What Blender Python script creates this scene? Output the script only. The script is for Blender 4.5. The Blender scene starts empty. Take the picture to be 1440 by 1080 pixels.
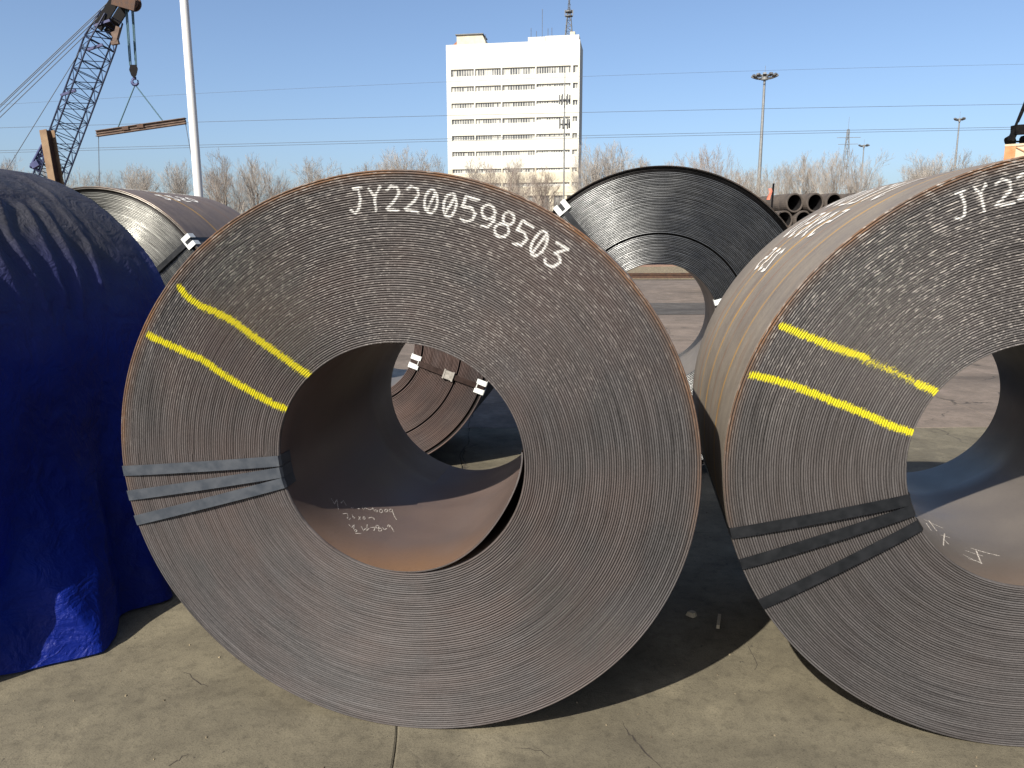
import bpy, math, random
import numpy as np
from mathutils import Vector, Matrix
sc = bpy.context.scene
R = math.radians
# ------------------------------------------------------------------ camera, sky, sun, exposure
F, PITCH, ROLL, CAMH = 1075.72, 0.1854, -0.0021, 1.562
cd = bpy.data.cameras.new('camera'); cam = bpy.data.objects.new('camera', cd); sc.collection.objects.link(cam)
cd.sensor_fit = 'HORIZONTAL'; cd.sensor_width = 36; cd.lens = F/1440*36; cd.clip_start = .05; cd.clip_end = 6000
cam.matrix_world = Matrix.Translation((0, 0, CAMH)) @ Matrix.Rotation(R(90)-PITCH, 4, 'X') @ Matrix.Rotation(ROLL, 4, 'Z')
sc.camera = cam
SUN = Vector((.70, 1.10, -1.0)).normalized()            # direction the light travels
elev = math.asin(-SUN.z); azim = math.atan2(-SUN.x, -SUN.y)
w = bpy.data.worlds.new('World'); sc.world = w; w.use_nodes = True
nt = w.node_tree; bg = nt.nodes['Background']
sky = nt.nodes.new('ShaderNodeTexSky'); sky.sky_type = 'NISHITA'; sky.sun_disc = False
sky.sun_elevation = elev; sky.sun_rotation = azim
sky.air_density = .8; sky.dust_density = 2.2; sky.ozone_density = 3.0; sky.altitude = 0
nt.links.new(sky.outputs[0], bg.inputs[0]); bg.inputs[1].default_value = .088
sl = bpy.data.lights.new('sun', 'SUN'); sl.energy = 5.0; sl.angle = R(.53); sl.color = (1, .93, .82)
so = bpy.data.objects.new('sun', sl); sc.collection.objects.link(so)
so.rotation_euler = SUN.to_track_quat('-Z', 'Y').to_euler(); so.location = (-20, -30, 30)
vs = sc.view_settings; vs.view_transform = 'Standard'; vs.look = 'None'; vs.exposure = 1.0; vs.gamma = 1; vs.use_curve_mapping = False
sc.render.engine = 'CYCLES'; sc.cycles.max_bounces = 8
rnd = random.Random(7); nr = np.random.default_rng(5)

# ------------------------------------------------------------------ helpers
def at(px, py, Y):
    """world point on the line of sight of a photo pixel at world distance Y"""
    dx, dy = px-720, py-540
    cr, sr = math.cos(ROLL), math.sin(ROLL)
    X = (dx*cr+dy*sr)/F; U = -(-dx*sr+dy*cr)/F
    c, s = math.cos(PITCH), math.sin(PITCH)
    d = Vector((X, c+U*s, -s+U*c)); return Vector((0, 0, CAMH)) + d*(Y/d.y)

def tag(o, label=None, cat=None, group=None, kind=None):
    if label: o['label'] = label
    if cat: o['category'] = cat
    if group: o['group'] = group
    if kind: o['kind'] = kind
    return o
def link(name, me, parent=None, loc=None, rz=None):
    o = bpy.data.objects.new(name, me); sc.collection.objects.link(o)
    if parent: o.parent = parent
    if loc is not None: o.location = loc
    if rz is not None: o.rotation_euler = (0, 0, rz)
    return o
def empty(name, loc, rz=0): return link(name, None, None, loc, rz)
def copy_tree(o, parent=None):
    c = o.copy(); sc.collection.objects.link(c)
    if parent: c.parent = parent
    for ch in list(o.children): copy_tree(ch, c)
    return c

class MB:
    def __init__(s): s.v = []; s.f = []; s.m = []; s.sm = []
    def add(s, vs, fs, mi=0, smooth=False):
        b = len(s.v); s.v += [tuple(v) for v in vs]; s.f += [tuple(b+i for i in f) for f in fs]
        s.m += [mi]*len(fs); s.sm += [smooth]*len(fs); return s
    def box(s, x0, x1, y0, y1, z0, z1, mi=0, M=None):
        vs = [Vector((x, y, z)) for x in (x0, x1) for y in (y0, y1) for z in (z0, z1)]
        if M is not None: vs = [M @ v for v in vs]
        return s.add(vs, [(0, 1, 3, 2), (4, 6, 7, 5), (0, 4, 5, 1), (2, 3, 7, 6), (0, 2, 6, 4), (1, 5, 7, 3)], mi)
    def bar(s, a, b, wx, wz, mi=0, up=(0, 0, 1)):
        a = Vector(a); b = Vector(b); d = (b-a).normalized(); u = Vector(up)
        if abs(d.dot(u)) > .98: u = Vector((0, 1, 0))
        x = d.cross(u).normalized(); z = x.cross(d)
        vs = [p+x*(i*wx/2)+z*(j*wz/2) for p in (a, b) for i, j in ((-1, -1), (1, -1), (1, 1), (-1, 1))]
        return s.add(vs, [(0, 3, 2, 1), (4, 5, 6, 7), (0, 1, 5, 4), (1, 2, 6, 5), (2, 3, 7, 6), (3, 0, 4, 7)], mi)
    def tube(s, pts, rad, n=6, mi=0, cap=True, smooth=True):
        pts = [Vector(p) for p in pts]
        rads = rad if isinstance(rad, (list, tuple)) else [rad]*len(pts)
        vs = []; fs = []
        for i, p in enumerate(pts):
            d = (pts[min(i+1, len(pts)-1)]-pts[max(i-1, 0)]).normalized()
            u = Vector((0, 0, 1)) if abs(d.z) < .95 else Vector((1, 0, 0))
            x = d.cross(u).normalized(); y = x.cross(d)
            for k in range(n):
                a = 2*math.pi*k/n; vs.append(p+(x*math.cos(a)+y*math.sin(a))*rads[i])
        for i in range(len(pts)-1):
            for k in range(n):
                fs.append((i*n+k, i*n+(k+1) % n, (i+1)*n+(k+1) % n, (i+1)*n+k))
        s.add(vs, fs, mi, smooth)
        if cap: s.add(vs[:n], [tuple(range(n))[::-1]], mi); s.add(vs[-n:], [tuple(range(n))], mi)
        return s
    def mesh(s, name, mats):
        me = bpy.data.meshes.new(name); me.from_pydata(s.v, [], s.f)
        for m in (mats if isinstance(mats, (list, tuple)) else [mats]): me.materials.append(m)
        me.polygons.foreach_set('material_index', s.m); me.polygons.foreach_set('use_smooth', s.sm)
        me.validate(); me.update(); return me
    def build(s, name, mats, parent=None, loc=None, rz=None): return link(name, s.mesh(name, mats), parent, loc, rz)

def np_mesh(name, V, Q, mats, mi=None, smooth=True, attrs=None):
    """V (n,3), Q (m,4 or 3)"""
    me = bpy.data.meshes.new(name); k = Q.shape[1]
    me.vertices.add(len(V)); me.vertices.foreach_set('co', np.asarray(V, np.float32).ravel())
    me.loops.add(Q.size); me.loops.foreach_set('vertex_index', Q.astype(np.int32).ravel())
    me.polygons.add(len(Q)); me.polygons.foreach_set('loop_start', np.arange(0, Q.size, k, dtype=np.int32))
    me.polygons.foreach_set('loop_total', np.full(len(Q), k, np.int32))
    for m in (mats if isinstance(mats, (list, tuple)) else [mats]): me.materials.append(m)
    if mi is not None: me.polygons.foreach_set('material_index', mi.astype(np.int32))
    me.polygons.foreach_set('use_smooth', np.full(len(Q), smooth, bool))
    if attrs:
        for n, a in attrs.items():
            at_ = me.attributes.new(n, 'FLOAT', 'POINT'); at_.data.foreach_set('value', a.astype(np.float32).ravel())
    me.update(calc_edges=True); return me

def vnoise(x, y, seed=0):
    """smooth 2-D value noise in [-1,1]"""
    xi = np.floor(x).astype(np.int64); yi = np.floor(y).astype(np.int64); fx = x-xi; fy = y-yi
    fx = fx*fx*(3-2*fx); fy = fy*fy*(3-2*fy)
    def h(a, b):
        n = (a*374761393+b*668265263+seed*1274126177) & 0x7fffffff
        n = ((n ^ (n >> 13))*1274126177) & 0x7fffffff
        n = (n ^ (n >> 16)) & 0xffff
        return n/32767.5-1
    return (h(xi, yi)*(1-fx)+h(xi+1, yi)*fx)*(1-fy)+(h(xi, yi+1)*(1-fx)+h(xi+1, yi+1)*fx)*fy

# ------------------------------------------------------------------ materials
def alb(c, k=.65): return tuple(v*k for v in c)
class Mat:
    def __init__(s, name, col=(.5, .5, .5), rough=.6, metal=0., spec=.5):
        s.m = bpy.data.materials.new(name); s.m.use_nodes = True; s.t = s.m.node_tree
        s.b = s.t.nodes['Principled BSDF']; s.b.inputs['Base Color'].default_value = (*col, 1)
        s.b.inputs['Roughness'].default_value = rough; s.b.inputs['Metallic'].default_value = metal
        s.b.inputs['Specular IOR Level'].default_value = spec
    def n(s, t, **k):
        nd = s.t.nodes.new('ShaderNode'+t)
        for a, v in k.items(): setattr(nd, a, v)
        return nd
    def l(s, a, b): s.t.links.new(a, b)
    def val(s, x, sock):
        if isinstance(x, (int, float)): sock.default_value = x
        elif isinstance(x, tuple): sock.default_value = (*x, 1) if len(x) == 3 and len(sock.default_value) == 4 else x
        else: s.l(x, sock)
    def math(s, op, a, b=0., c=0.):
        nd = s.n('Math', operation=op); s.val(a, nd.inputs[0]); s.val(b, nd.inputs[1]); s.val(c, nd.inputs[2]); return nd.outputs[0]
    def mix(s, f, a, b):
        nd = s.n('Mix', data_type='RGBA'); s.val(f, nd.inputs[0]); s.val(a, nd.inputs[6]); s.val(b, nd.inputs[7]); return nd.outputs[2]
    def coord(s, kind='Object', scale=(1, 1, 1)):
        tc = s.n('TexCoord'); mp = s.n('Mapping'); s.l(tc.outputs[kind], mp.inputs[0]); mp.inputs['Scale'].default_value = scale
        return mp.outputs[0]
    def noise(s, v, sc_=5., det=4., rough=.55, dist=0.):
        nd = s.n('TexNoise'); s.l(v, nd.inputs['Vector']); nd.inputs['Scale'].default_value = sc_
        nd.inputs['Detail'].default_value = det; nd.inputs['Roughness'].default_value = rough; nd.inputs['Distortion'].default_value = dist
        return nd.outputs['Fac']
    def ramp(s, f, a, b, lo=0., hi=1.):
        nd = s.n('MapRange'); nd.clamp = True; s.val(f, nd.inputs[0])
        for i, v in enumerate((a, b, lo, hi)): nd.inputs[1+i].default_value = v
        return nd.outputs[0]
    def bump(s, h, st=.3, dist=.01, prev=None):
        nd = s.n('Bump'); nd.inputs['Strength'].default_value = st; nd.inputs['Distance'].default_value = dist; s.l(h, nd.inputs['Height'])
        if prev is not None: s.l(prev, nd.inputs['Normal'])
        s.l(nd.outputs[0], s.b.inputs['Normal']); return nd.outputs[0]
    def color(s, c): s.val(c, s.b.inputs['Base Color'])
    def rough(s, c): s.val(c, s.b.inputs['Roughness'])

def simple(name, a, b, sc_=8., rough=.6, metal=0., bump=.2, dist=.004, scale=(1, 1, 1), lo=.35, hi=.65):
    a = alb(a); b = alb(b); m = Mat(name, a, rough, metal, .3); v = m.coord('Object', scale)
    f = m.noise(v, sc_, 5, .6); m.color(m.mix(m.ramp(f, lo, hi), a, b)); m.rough(m.ramp(f, .2, .8, rough-.1, rough+.12))
    if bump: m.bump(f, bump, dist)
    return m.m

def edge_material(name, dark, light, rust, metal, rough, fleck, rustamt=.5, groove=(.005, .0045, .0045), fl_scale=1.):
    """stacked strip edges: follows the windings in polar coordinates of the coil"""
    dark, light, rust = alb(dark, .50), alb(light, .56), alb(rust)
    m = Mat(name, dark, rough, metal, .2 if metal < .5 else .5)
    tc = m.n('TexCoord'); sx = m.n('SeparateXYZ'); m.l(tc.outputs['Object'], sx.inputs[0])
    x = sx.outputs[0]; z = m.math('SUBTRACT', sx.outputs[2], .9)
    r = m.math('SQRT', m.math('ADD', m.math('MULTIPLY', x, x), m.math('MULTIPLY', z, z)))
    cx = m.math('DIVIDE', x, r); cz = m.math('DIVIDE', z, r)
    def polar(A, B):
        c = m.n('CombineXYZ'); m.val(m.math('MULTIPLY', cx, A), c.inputs[0]); m.val(m.math('MULTIPLY', cz, A), c.inputs[1]); m.val(m.math('MULTIPLY', r, B), c.inputs[2]); return c.outputs[0]
    wrap = m.noise(polar(2.2, 175.), 1., 3., .75)                 # tone of each winding
    dash = m.noise(polar(34.*fl_scale, 230.), 1., 3., .6)       # short bright scuffs along the edges
    big = m.noise(tc.outputs['Object'], 1.6, 4., .6)
    big2 = m.noise(tc.outputs['Object'], 4.5, 5., .65)
    pol = m.noise(polar(2., 9.), 1., 3., .6)
    hatch = m.noise(polar(70., 200.), 1., 2., .6)
    base = m.mix(m.ramp(m.math('ADD', m.math('MULTIPLY', wrap, .74), m.math('MULTIPLY', hatch, .26)), .32, .68), alb(dark, .5), alb(light, 1.04))
    rf = m.math('MULTIPLY', m.ramp(m.math('ADD', big, m.math('MULTIPLY', pol, .5)), .62, .95), rustamt)
    rim = m.n('Attribute', attribute_name='rim').outputs['Fac']
    rimf = m.math('MULTIPLY', rim, m.math('MULTIPLY', m.ramp(big2, .25, .6), m.ramp(cz, -.35, .35)))
    base = m.mix(rf, base, rust); base = m.mix(rimf, base, (.105, .055, .028)); rf = m.math('MAXIMUM', rf, rimf)
    fl = m.math('MULTIPLY', m.ramp(dash, .54, .64), m.ramp(m.math('ADD', m.math('MULTIPLY', cz, .42), m.math('ADD', big2, m.math('MULTIPLY', r, .35))),   .80, 1.25))
    fl = m.math('MULTIPLY', fl, fleck)
    base = m.mix(fl, base, (.27, .25, .23))
    gr = m.n('Attribute', attribute_name='groove').outputs['Fac']
    base = m.mix(m.ramp(gr, .10, .85), base, groove)
    for nm, col in (('paint_yellow', (.37, .33, .006)), ('paint_white', (.40, .395, .38))):
        p = m.n('Attribute', attribute_name=nm).outputs['Fac']
        sp = m.math('ADD', p, m.math('MULTIPLY', m.math('SUBTRACT', m.noise(polar(60., 230.), 1., 2., .7), .5), .9))
        pf = m.math('MULTIPLY', m.ramp(sp, .38, .62), m.ramp(gr, .5, 1., 1., .45))
        pf = m.math('MULTIPLY', pf, m.ramp(p, .02, .2))
        base = m.mix(pf, base, col)
        m._pf = pf if nm == 'paint_yellow' else m.math('MAXIMUM', pf, m._pf)
    m.color(base)
    m.val(m.math('MULTIPLY', m.math('SUBTRACT', 1., m.math('MAXIMUM', m._pf, rf)), metal), m.b.inputs['Metallic'])
    m.rough(m.ramp(big2, .3, .7, rough-.08, rough+.1))
    m.bump(m.noise(tc.outputs['Object'], 260., 3., .6), .15 if metal < .5 else .03, .001)
    return m.m

def flank_material(name, a, b, rust, line, rough=.5, metal=.15, lines=()):
    a, b, rust, line = alb(a), alb(b), alb(rust), alb(line); m = Mat(name, a, rough, metal)
    tc = m.n('TexCoord'); sx = m.n('SeparateXYZ'); m.l(tc.outputs['Object'], sx.inputs[0])
    v = m.coord('Object', (1.2, 14, 1.2)); f = m.noise(v, 1.5, 5, .6)
    f2 = m.noise(tc.outputs['Object'], 7., 5, .65); f3 = m.noise(tc.outputs['Object'], 90., 3, .6)
    base = m.mix(m.ramp(m.math('ADD', m.math('MULTIPLY', f, .6), m.math('MULTIPLY', f2, .4)), .35, .65), a, b)
    base = m.mix(m.math('MULTIPLY', m.ramp(f3, .45, .75), .25), base, tuple(c*.5 for c in a))
    for k, (y0, wd, am) in enumerate(lines):
        wob = m.math('ADD', sx.outputs[1], m.math('MULTIPLY', m.math('SUBTRACT', m.noise(tc.outputs['Object'], 3.+k, 2, .5), .5), .006))
        d = m.math('ABSOLUTE', m.math('SUBTRACT', wob, y0))
        g = m.math('MULTIPLY', m.ramp(d, wd*.35, wd*.8, 1., 0.), m.ramp(m.noise(tc.outputs['Object'], 5.+k*2, 4, .7), .38, .6, .5*am, am))
        base = m.mix(g, base, line if k % 2 == 0 else rust)
    st = m.math('MULTIPLY', m.ramp(m.noise(m.coord('Object', (1, 5, 1)), 2.3, 5, .7), .58, .72), .55)
    base = m.mix(st, base, rust)
    m.color(base); m.rough(m.ramp(f2, .3, .7, rough-.08, rough+.14)); m.bump(f3, .12, .001); return m.m

def bore_material(name, a, b, rust, rough=.5):
    a, b, rust = alb(a), alb(b), alb(rust); m = Mat(name, a, rough, .1, .25); tc = m.n('TexCoord'); sx = m.n('SeparateXYZ'); m.l(tc.outputs['Object'], sx.inputs[0])
    f = m.noise(tc.outputs['Object'], 3., 5, .6); f3 = m.noise(tc.outputs['Object'], 120., 3, .6)
    base = m.mix(m.ramp(f, .35, .65), a, b)
    e = m.ramp(m.math('ADD', sx.outputs[1], m.math('MULTIPLY', m.math('SUBTRACT', f, .5), .35)), .0, .20, 1., 0.)   # rusty front hand's breadth
    e = m.math('MULTIPLY', e, m.ramp(sx.outputs[2], .50, .72, 1., 0.))
    base = m.mix(m.math('MULTIPLY', e, .7), base, rust)
    base = m.mix(m.math('MULTIPLY', m.ramp(f3, .5, .75), .2), base, tuple(c*.5 for c in a))
    m.color(base); m.rough(m.ramp(f, .3, .7, rough-.1, rough+.1)); m.bump(f3, .1, .001); return m.m

def chalk_material(name, col, lo, hi):
    col = alb(col); m = Mat(name, col, .9); v = m.coord('Object', (1, 1, 1)); f = m.noise(v, 260., 3, .7)
    tr = m.n('BsdfTransparent'); mx = m.n('MixShader'); m.l(m.ramp(f, lo, hi), mx.inputs[0]); m.l(tr.outputs[0], mx.inputs[1]); m.l(m.b.outputs[0], mx.inputs[2])
    m.l(mx.outputs[0], m.t.nodes['Material Output'].inputs[0]); return m.m

RUST = (.30, .13, .045)
M = {}
M['edge_main'] = edge_material('strip_edges_brown', (.066, .063, .064), (.130, .122, .122), (.135, .092, .078), .0, .60, .6, .42)
M['edge_near'] = edge_material('strip_edges_grey', (.070, .064, .063), (.135, .127, .126), (.125, .10, .09), .0, .58, .95, .28)
M['edge_dark'] = edge_material('strip_edges_dark', (.14, .15, .155), (.29, .30, .305), (.10, .07, .06), .9, .30, .0, .1)
M['edge_pale'] = edge_material('strip_edges_pale', (.11, .115, .11), (.25, .255, .24), (.12, .1, .08), .9, .30, .0, .1)
M['edge_brown'] = edge_material('strip_edges_plum', (.095, .075, .072), (.18, .145, .14), (.19, .11, .085), .25, .5, .1, .5)
M['flank'] = flank_material('outer_skin', (.18, .152, .125), (.26, .225, .18), (.22, .10, .04), (.50, .27, .04), .65, .0,
                            ((.26, .015, 1.), (.92, .012, 1.), (.60, .018, 1.), (.45, .010, .8), (.82, .014, 1.)))
M['flank_plain'] = flank_material('outer_skin_mauve', (.12, .095, .085), (.18, .145, .13), (.22, .12, .06), (.46, .26, .05), .65, .0, ((.42, .016, 1.), (.8, .012, .6)))
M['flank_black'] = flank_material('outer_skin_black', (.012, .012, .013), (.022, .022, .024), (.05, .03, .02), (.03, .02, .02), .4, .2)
M['bore'] = bore_material('bore_brown', (.122, .090, .080), (.165, .122, .106), (.27, .145, .065), .4)
M['bore_grey'] = bore_material('bore_grey', (.135, .118, .105), (.18, .16, .143), (.18, .13, .10), .4)
M['strap'] = simple('blued_strap', (.050, .060, .076), (.078, .088, .104), 30, .45, .25, .1, .001)
M['strap_black'] = simple('black_strap', (.012, .014, .017), (.022, .024, .028), 30, .45, .4, .1, .001)
M['strap_brown'] = simple('brown_strap', (.03, .018, .015), (.05, .03, .025), 30, .5, .3, .1, .001)
M['plastic'] = simple('white_plastic', (.72, .76, .74), (.82, .84, .82), 25, .45, 0, .05, .001)
M['tin'] = simple('grey_buckle', (.38, .36, .32), (.55, .52, .48), 40, .5, .5, .2, .002)
M['chalk'] = chalk_material('chalk', (.75, .70, .64), .38, .55)
M['chalk_rough'] = chalk_material('white_scrawl_and_glare', (.95, .93, .88), .36, .52)
M['rust'] = simple('rusty_steel', (.20, .085, .04), (.30, .15, .08), 6, .75, .05, .3, .01)
M['rust_tan'] = simple('tan_rusty_steel', (.34, .19, .10), (.24, .12, .06), 3, .75, 0, .3, .01)
M['rust_dark'] = simple('dark_rusty_steel', (.06, .035, .028), (.12, .065, .04), 6, .75, .05, .3, .01)
M['black'] = simple('grimy_black', (.006, .006, .008), (.014, .013, .013), 6, .6, .1, .2, .01)
M['boom'] = simple('indigo_paint', (.012, .02, .055), (.02, .032, .075), 4, .5, .1, .1, .004)
M['rope'] = simple('teal_rope', (.06, .13, .17), (.09, .17, .21), 6, .6, .2, .1, .004)
M['wire'] = simple('wire', (.10, .12, .15), (.13, .15, .18), 2, .6, .1, 0)
M['white_paint'] = simple('white_pole_paint', (.74, .74, .73), (.82, .82, .80), 2, .5, 0, .1, .004, (1, 1, .2))
M['galv'] = simple('galvanised', (.22, .23, .23), (.30, .31, .31), 3, .5, .3, .1, .004)
M['lampgrey'] = simple('lamp_housing', (.10, .11, .12), (.22, .22, .22), 5, .5, .2, .1, .004)
M['orange'] = simple('orange_body', (.50, .17, .05), (.60, .30, .14), 3, .6, 0, .15, .01)
M['cream'] = simple('cream_panel', (.52, .42, .28), (.60, .50, .36), 3, .6, 0, .15, .01)
M['indigo'] = simple('indigo_house', (.04, .05, .14), (.06, .07, .17), 3, .5, .1, .1, .01)
M['wall'] = simple('white_render', (.70, .69, .61), (.76, .75, .68), .6, .85, 0, .1, .01, (1, 1, .35))
M['wall_lower'] = simple('stained_render', (.62, .56, .42), (.70, .65, .52), .8, .85, 0, .1, .01)
M['mullion'] = simple('window_frames', (.60, .60, .55), (.70, .70, .64), 2, .6, 0, 0)
M['brickred'] = simple('brick_red', (.32, .12, .07), (.40, .18, .11), 4, .85, 0, .2, .01)
g = Mat('window_glass', (.10, .11, .12), .15, 0., .6); v = g.coord('Object', (1, 1, .3)); f = g.noise(v, 1.3, 2, .5); g.color(g.mix(g.ramp(f, .4, .6), (.05, .055, .06), (.20, .20, .19))); M['glass'] = g.m
M['beam_tan'] = simple('beam_tan', (.27, .185, .11), (.20, .13, .08), 3, .75, 0, .3, .01)
M['beam_brown'] = simple('beam_brown', (.17, .115, .085), (.11, .075, .06), 3, .75, 0, .3, .01)
M['curtain'] = simple('curtain_white', (.55, .54, .48), (.65, .64, .58), 3, .9, 0, 0)
M['pipe_dark'] = simple('pipe_inside', (.012, .012, .013), (.022, .02, .02), 5, .85, 0, .2, .01)  # near-black colour stands in for deep shade inside the open pipes
M['concrete_pipe'] = simple('pipe_outside', (.065, .055, .048), (.11, .09, .075), 5, .85, 0, .3, .01)
M['bark'] = simple('bark', (.15, .125, .10), (.22, .19, .155), 6, .9, 0, .3, .02)
M['twig'] = simple('twigs', (.30, .27, .235), (.40, .365, .325), 1.5, .9, 0, 0)
M['twig_red'] = simple('reddish_twigs', (.31, .25, .21), (.39, .33, .285), 1.0, .9, 0, 0)
M['gravel'] = simple('ballast', (.10, .08, .055), (.34, .28, .18), 14, .95, 0, .6, .05)
M['earth'] = simple('brown_earth', (.24, .15, .11), (.32, .21, .15), 3, .95, 0, .5, .05)
M['wood'] = simple('pale_wood', (.42, .36, .26), (.52, .46, .34), 20, .85, 0, .2, .003)
M['salmon'] = simple('salmon_cloth', (.62, .18, .12), (.70, .26, .18), 8, .9, 0, .2, .01)
M['joint'] = simple('joint_filler', (.035, .03, .025), (.07, .06, .05), 20, .95, 0, .4, .005)

def concrete(name, a, b, dirt, near=True):
    a, b, dirt = alb(a, .47), alb(b, .45), alb(dirt, .43); m = Mat(name, a, .85, 0, .3); tc = m.n('TexCoord')
    geo = m.n('NewGeometry').outputs['Position']
    n1 = m.noise(geo, .55, 6, .62, .6); n2 = m.noise(geo, 2.6, 7, .68, .3); n3 = m.noise(geo, 22., 6, .7); n4 = m.noise(geo, 160., 4, .7)
    mp = m.n('Mapping'); m.l(geo, mp.inputs[0]); mp.inputs['Scale'].default_value = (.12, 1.0, 1); mp.inputs['Rotation'].default_value = (0, 0, .05)
    trk = m.noise(mp.outputs[0], .9, 5, .6)                                            # long traffic stains running across
    base = m.mix(m.ramp(m.math('ADD', m.math('MULTIPLY', n1, .7), m.math('MULTIPLY', m.noise(geo, 6.5, 6, .7), .3)), .40, .60), a, b)
    base = m.mix(m.math('MULTIPLY', m.ramp(n2, .46, .70), .65), base, dirt)
    base = m.mix(m.math('MULTIPLY', m.ramp(trk, .52, .68), .5), base, tuple(c*.55 for c in dirt))
    base = m.mix(m.math('MULTIPLY', m.ramp(n2, .28, .44, 1., 0.), .6), base, tuple(min(1, c*1.45) for c in a))
    base = m.mix(m.math('MULTIPLY', m.ramp(n3, .50, .70), .42), base, tuple(c*.45 for c in dirt))
    base = m.mix(m.math('MULTIPLY', m.ramp(n4, .50, .68), .5), base, tuple(c*.4 for c in dirt))
    base = m.mix(m.math('MULTIPLY', m.ramp(m.noise(geo, 26., 3, .6), .69, .73), .85), base, (.028, .025, .02))   # pits
    vo = m.n('TexVoronoi', feature='DISTANCE_TO_EDGE'); vo.inputs['Scale'].default_value = .42
    dn = m.n('TexNoise'); m.l(geo, dn.inputs['Vector']); dn.inputs['Scale'].default_value = 3.; dn.inputs['Detail'].default_value = 6
    va = m.n('VectorMath', operation='MULTIPLY_ADD'); m.l(dn.outputs['Color'], va.inputs[0]); va.inputs[1].default_value = (.45, .45, .0); m.l(geo, va.inputs[2]); m.l(va.outputs[0], vo.inputs['Vector'])
    crk = m.math('MULTIPLY', m.ramp(vo.outputs['Distance'], .0010, .0055, 1., 0.), m.ramp(m.noise(geo, 1.3, 3, .5), .48, .56))
    base = m.mix(m.math('MULTIPLY', crk, .85), base, (.028, .024, .02))
    m.color(base); m.rough(m.ramp(n2, .3, .7, .75, .95))
    h = m.math('ADD', m.math('MULTIPLY', n3, .6), m.math('ADD', m.math('MULTIPLY', n4, .25), m.math('MULTIPLY', crk, -.8)))
    m.bump(h, .5, .008); return m.m
M['slab'] = concrete('yard_concrete', (.285, .252, .175), (.205, .182, .13), (.120, .105, .075))
M['farground'] = concrete('yard_far', (.28, .23, .175), (.22, .185, .145), (.15, .125, .10))
M['patch'] = concrete('yard_patch', (.155, .14, .125), (.12, .11, .10), (.08, .073, .066))
M['slab_far'] = concrete('yard_concrete_far', (.33, .265, .215), (.25, .205, .17), (.17, .14, .115))
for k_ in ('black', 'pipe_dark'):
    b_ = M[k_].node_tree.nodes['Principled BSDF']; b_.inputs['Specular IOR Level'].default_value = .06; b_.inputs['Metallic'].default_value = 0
NUM1=[[[-0.104,1.71],[-0.08,1.712]],[[-0.09,1.71],[-0.085,1.681],[-0.087,1.659],[-0.101,1.64],[-0.114,1.649]],[[-0.058,1.708],[-0.041,1.686],[-0.024,1.716]],[[-0.041,1.686],[-0.039,1.648]],[[-0.003,1.705],[0.009,1.715],[0.026,1.712],[0.032,1.697],[0.019,1.677],[-0.005,1.651],[0.028,1.647]],[[0.057,1.707],[0.07,1.714],[0.087,1.706],[0.088,1.69],[0.075,1.671],[0.048,1.651],[0.087,1.642]],[[0.144,1.669],[0.14,1.655],[0.134,1.645],[0.125,1.639],[0.117,1.64],[0.11,1.647],[0.106,1.659],[0.106,1.674],[0.11,1.688],[0.117,1.698],[0.125,1.704],[0.134,1.703],[0.14,1.696],[0.144,1.684],[0.144,1.669]],[[0.139,1.696],[0.112,1.646]],[[0.198,1.657],[0.193,1.644],[0.186,1.633],[0.177,1.629],[0.169,1.63],[0.163,1.637],[0.161,1.649],[0.162,1.664],[0.166,1.677],[0.174,1.688],[0.182,1.692],[0.19,1.691],[0.196,1.684],[0.199,1.672],[0.198,1.657]],[[0.195,1.683],[0.166,1.637]],[[0.263,1.673],[0.228,1.685],[0.216,1.657],[0.24,1.654],[0.254,1.637],[0.244,1.619],[0.224,1.614],[0.209,1.623]],[[0.31,1.641],[0.308,1.633],[0.303,1.626],[0.295,1.623],[0.287,1.623],[0.279,1.627],[0.274,1.633],[0.272,1.642],[0.274,1.65],[0.279,1.657],[0.287,1.661],[0.296,1.661],[0.303,1.657],[0.308,1.65],[0.31,1.641]],[[0.31,1.637],[0.308,1.617],[0.289,1.601],[0.269,1.603]],[[0.364,1.623],[0.363,1.615],[0.358,1.609],[0.352,1.606],[0.345,1.606],[0.339,1.609],[0.334,1.615],[0.333,1.623],[0.334,1.631],[0.339,1.637],[0.345,1.64],[0.352,1.64],[0.358,1.636],[0.363,1.63],[0.364,1.623]],[[0.349,1.59],[0.347,1.582],[0.341,1.576],[0.333,1.572],[0.324,1.572],[0.316,1.576],[0.31,1.582],[0.308,1.59],[0.31,1.599],[0.316,1.605],[0.324,1.608],[0.333,1.608],[0.341,1.605],[0.347,1.598],[0.349,1.59]],[[0.418,1.598],[0.388,1.617],[0.373,1.591],[0.393,1.584],[0.401,1.565],[0.385,1.549],[0.361,1.554]],[[0.452,1.544],[0.443,1.531],[0.432,1.522],[0.422,1.519],[0.414,1.523],[0.411,1.533],[0.412,1.547],[0.419,1.562],[0.428,1.575],[0.439,1.584],[0.449,1.587],[0.456,1.583],[0.46,1.573],[0.458,1.559],[0.452,1.544]],[[0.454,1.576],[0.416,1.527]],[[0.485,1.556],[0.517,1.538],[0.478,1.526],[0.495,1.515],[0.495,1.501],[0.475,1.489],[0.454,1.497],[0.451,1.51]]]
YEL1=[[[-0.675,1.422],[-0.651,1.393],[-0.614,1.368],[-0.558,1.347],[-0.504,1.319],[-0.451,1.281],[-0.397,1.245],[-0.344,1.209],[-0.301,1.179],[-0.274,1.163]],[[-0.793,1.272],[-0.751,1.254],[-0.684,1.226],[-0.616,1.198],[-0.562,1.161],[-0.507,1.128],[-0.436,1.089],[-0.392,1.066],[-0.356,1.054]]]
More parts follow.
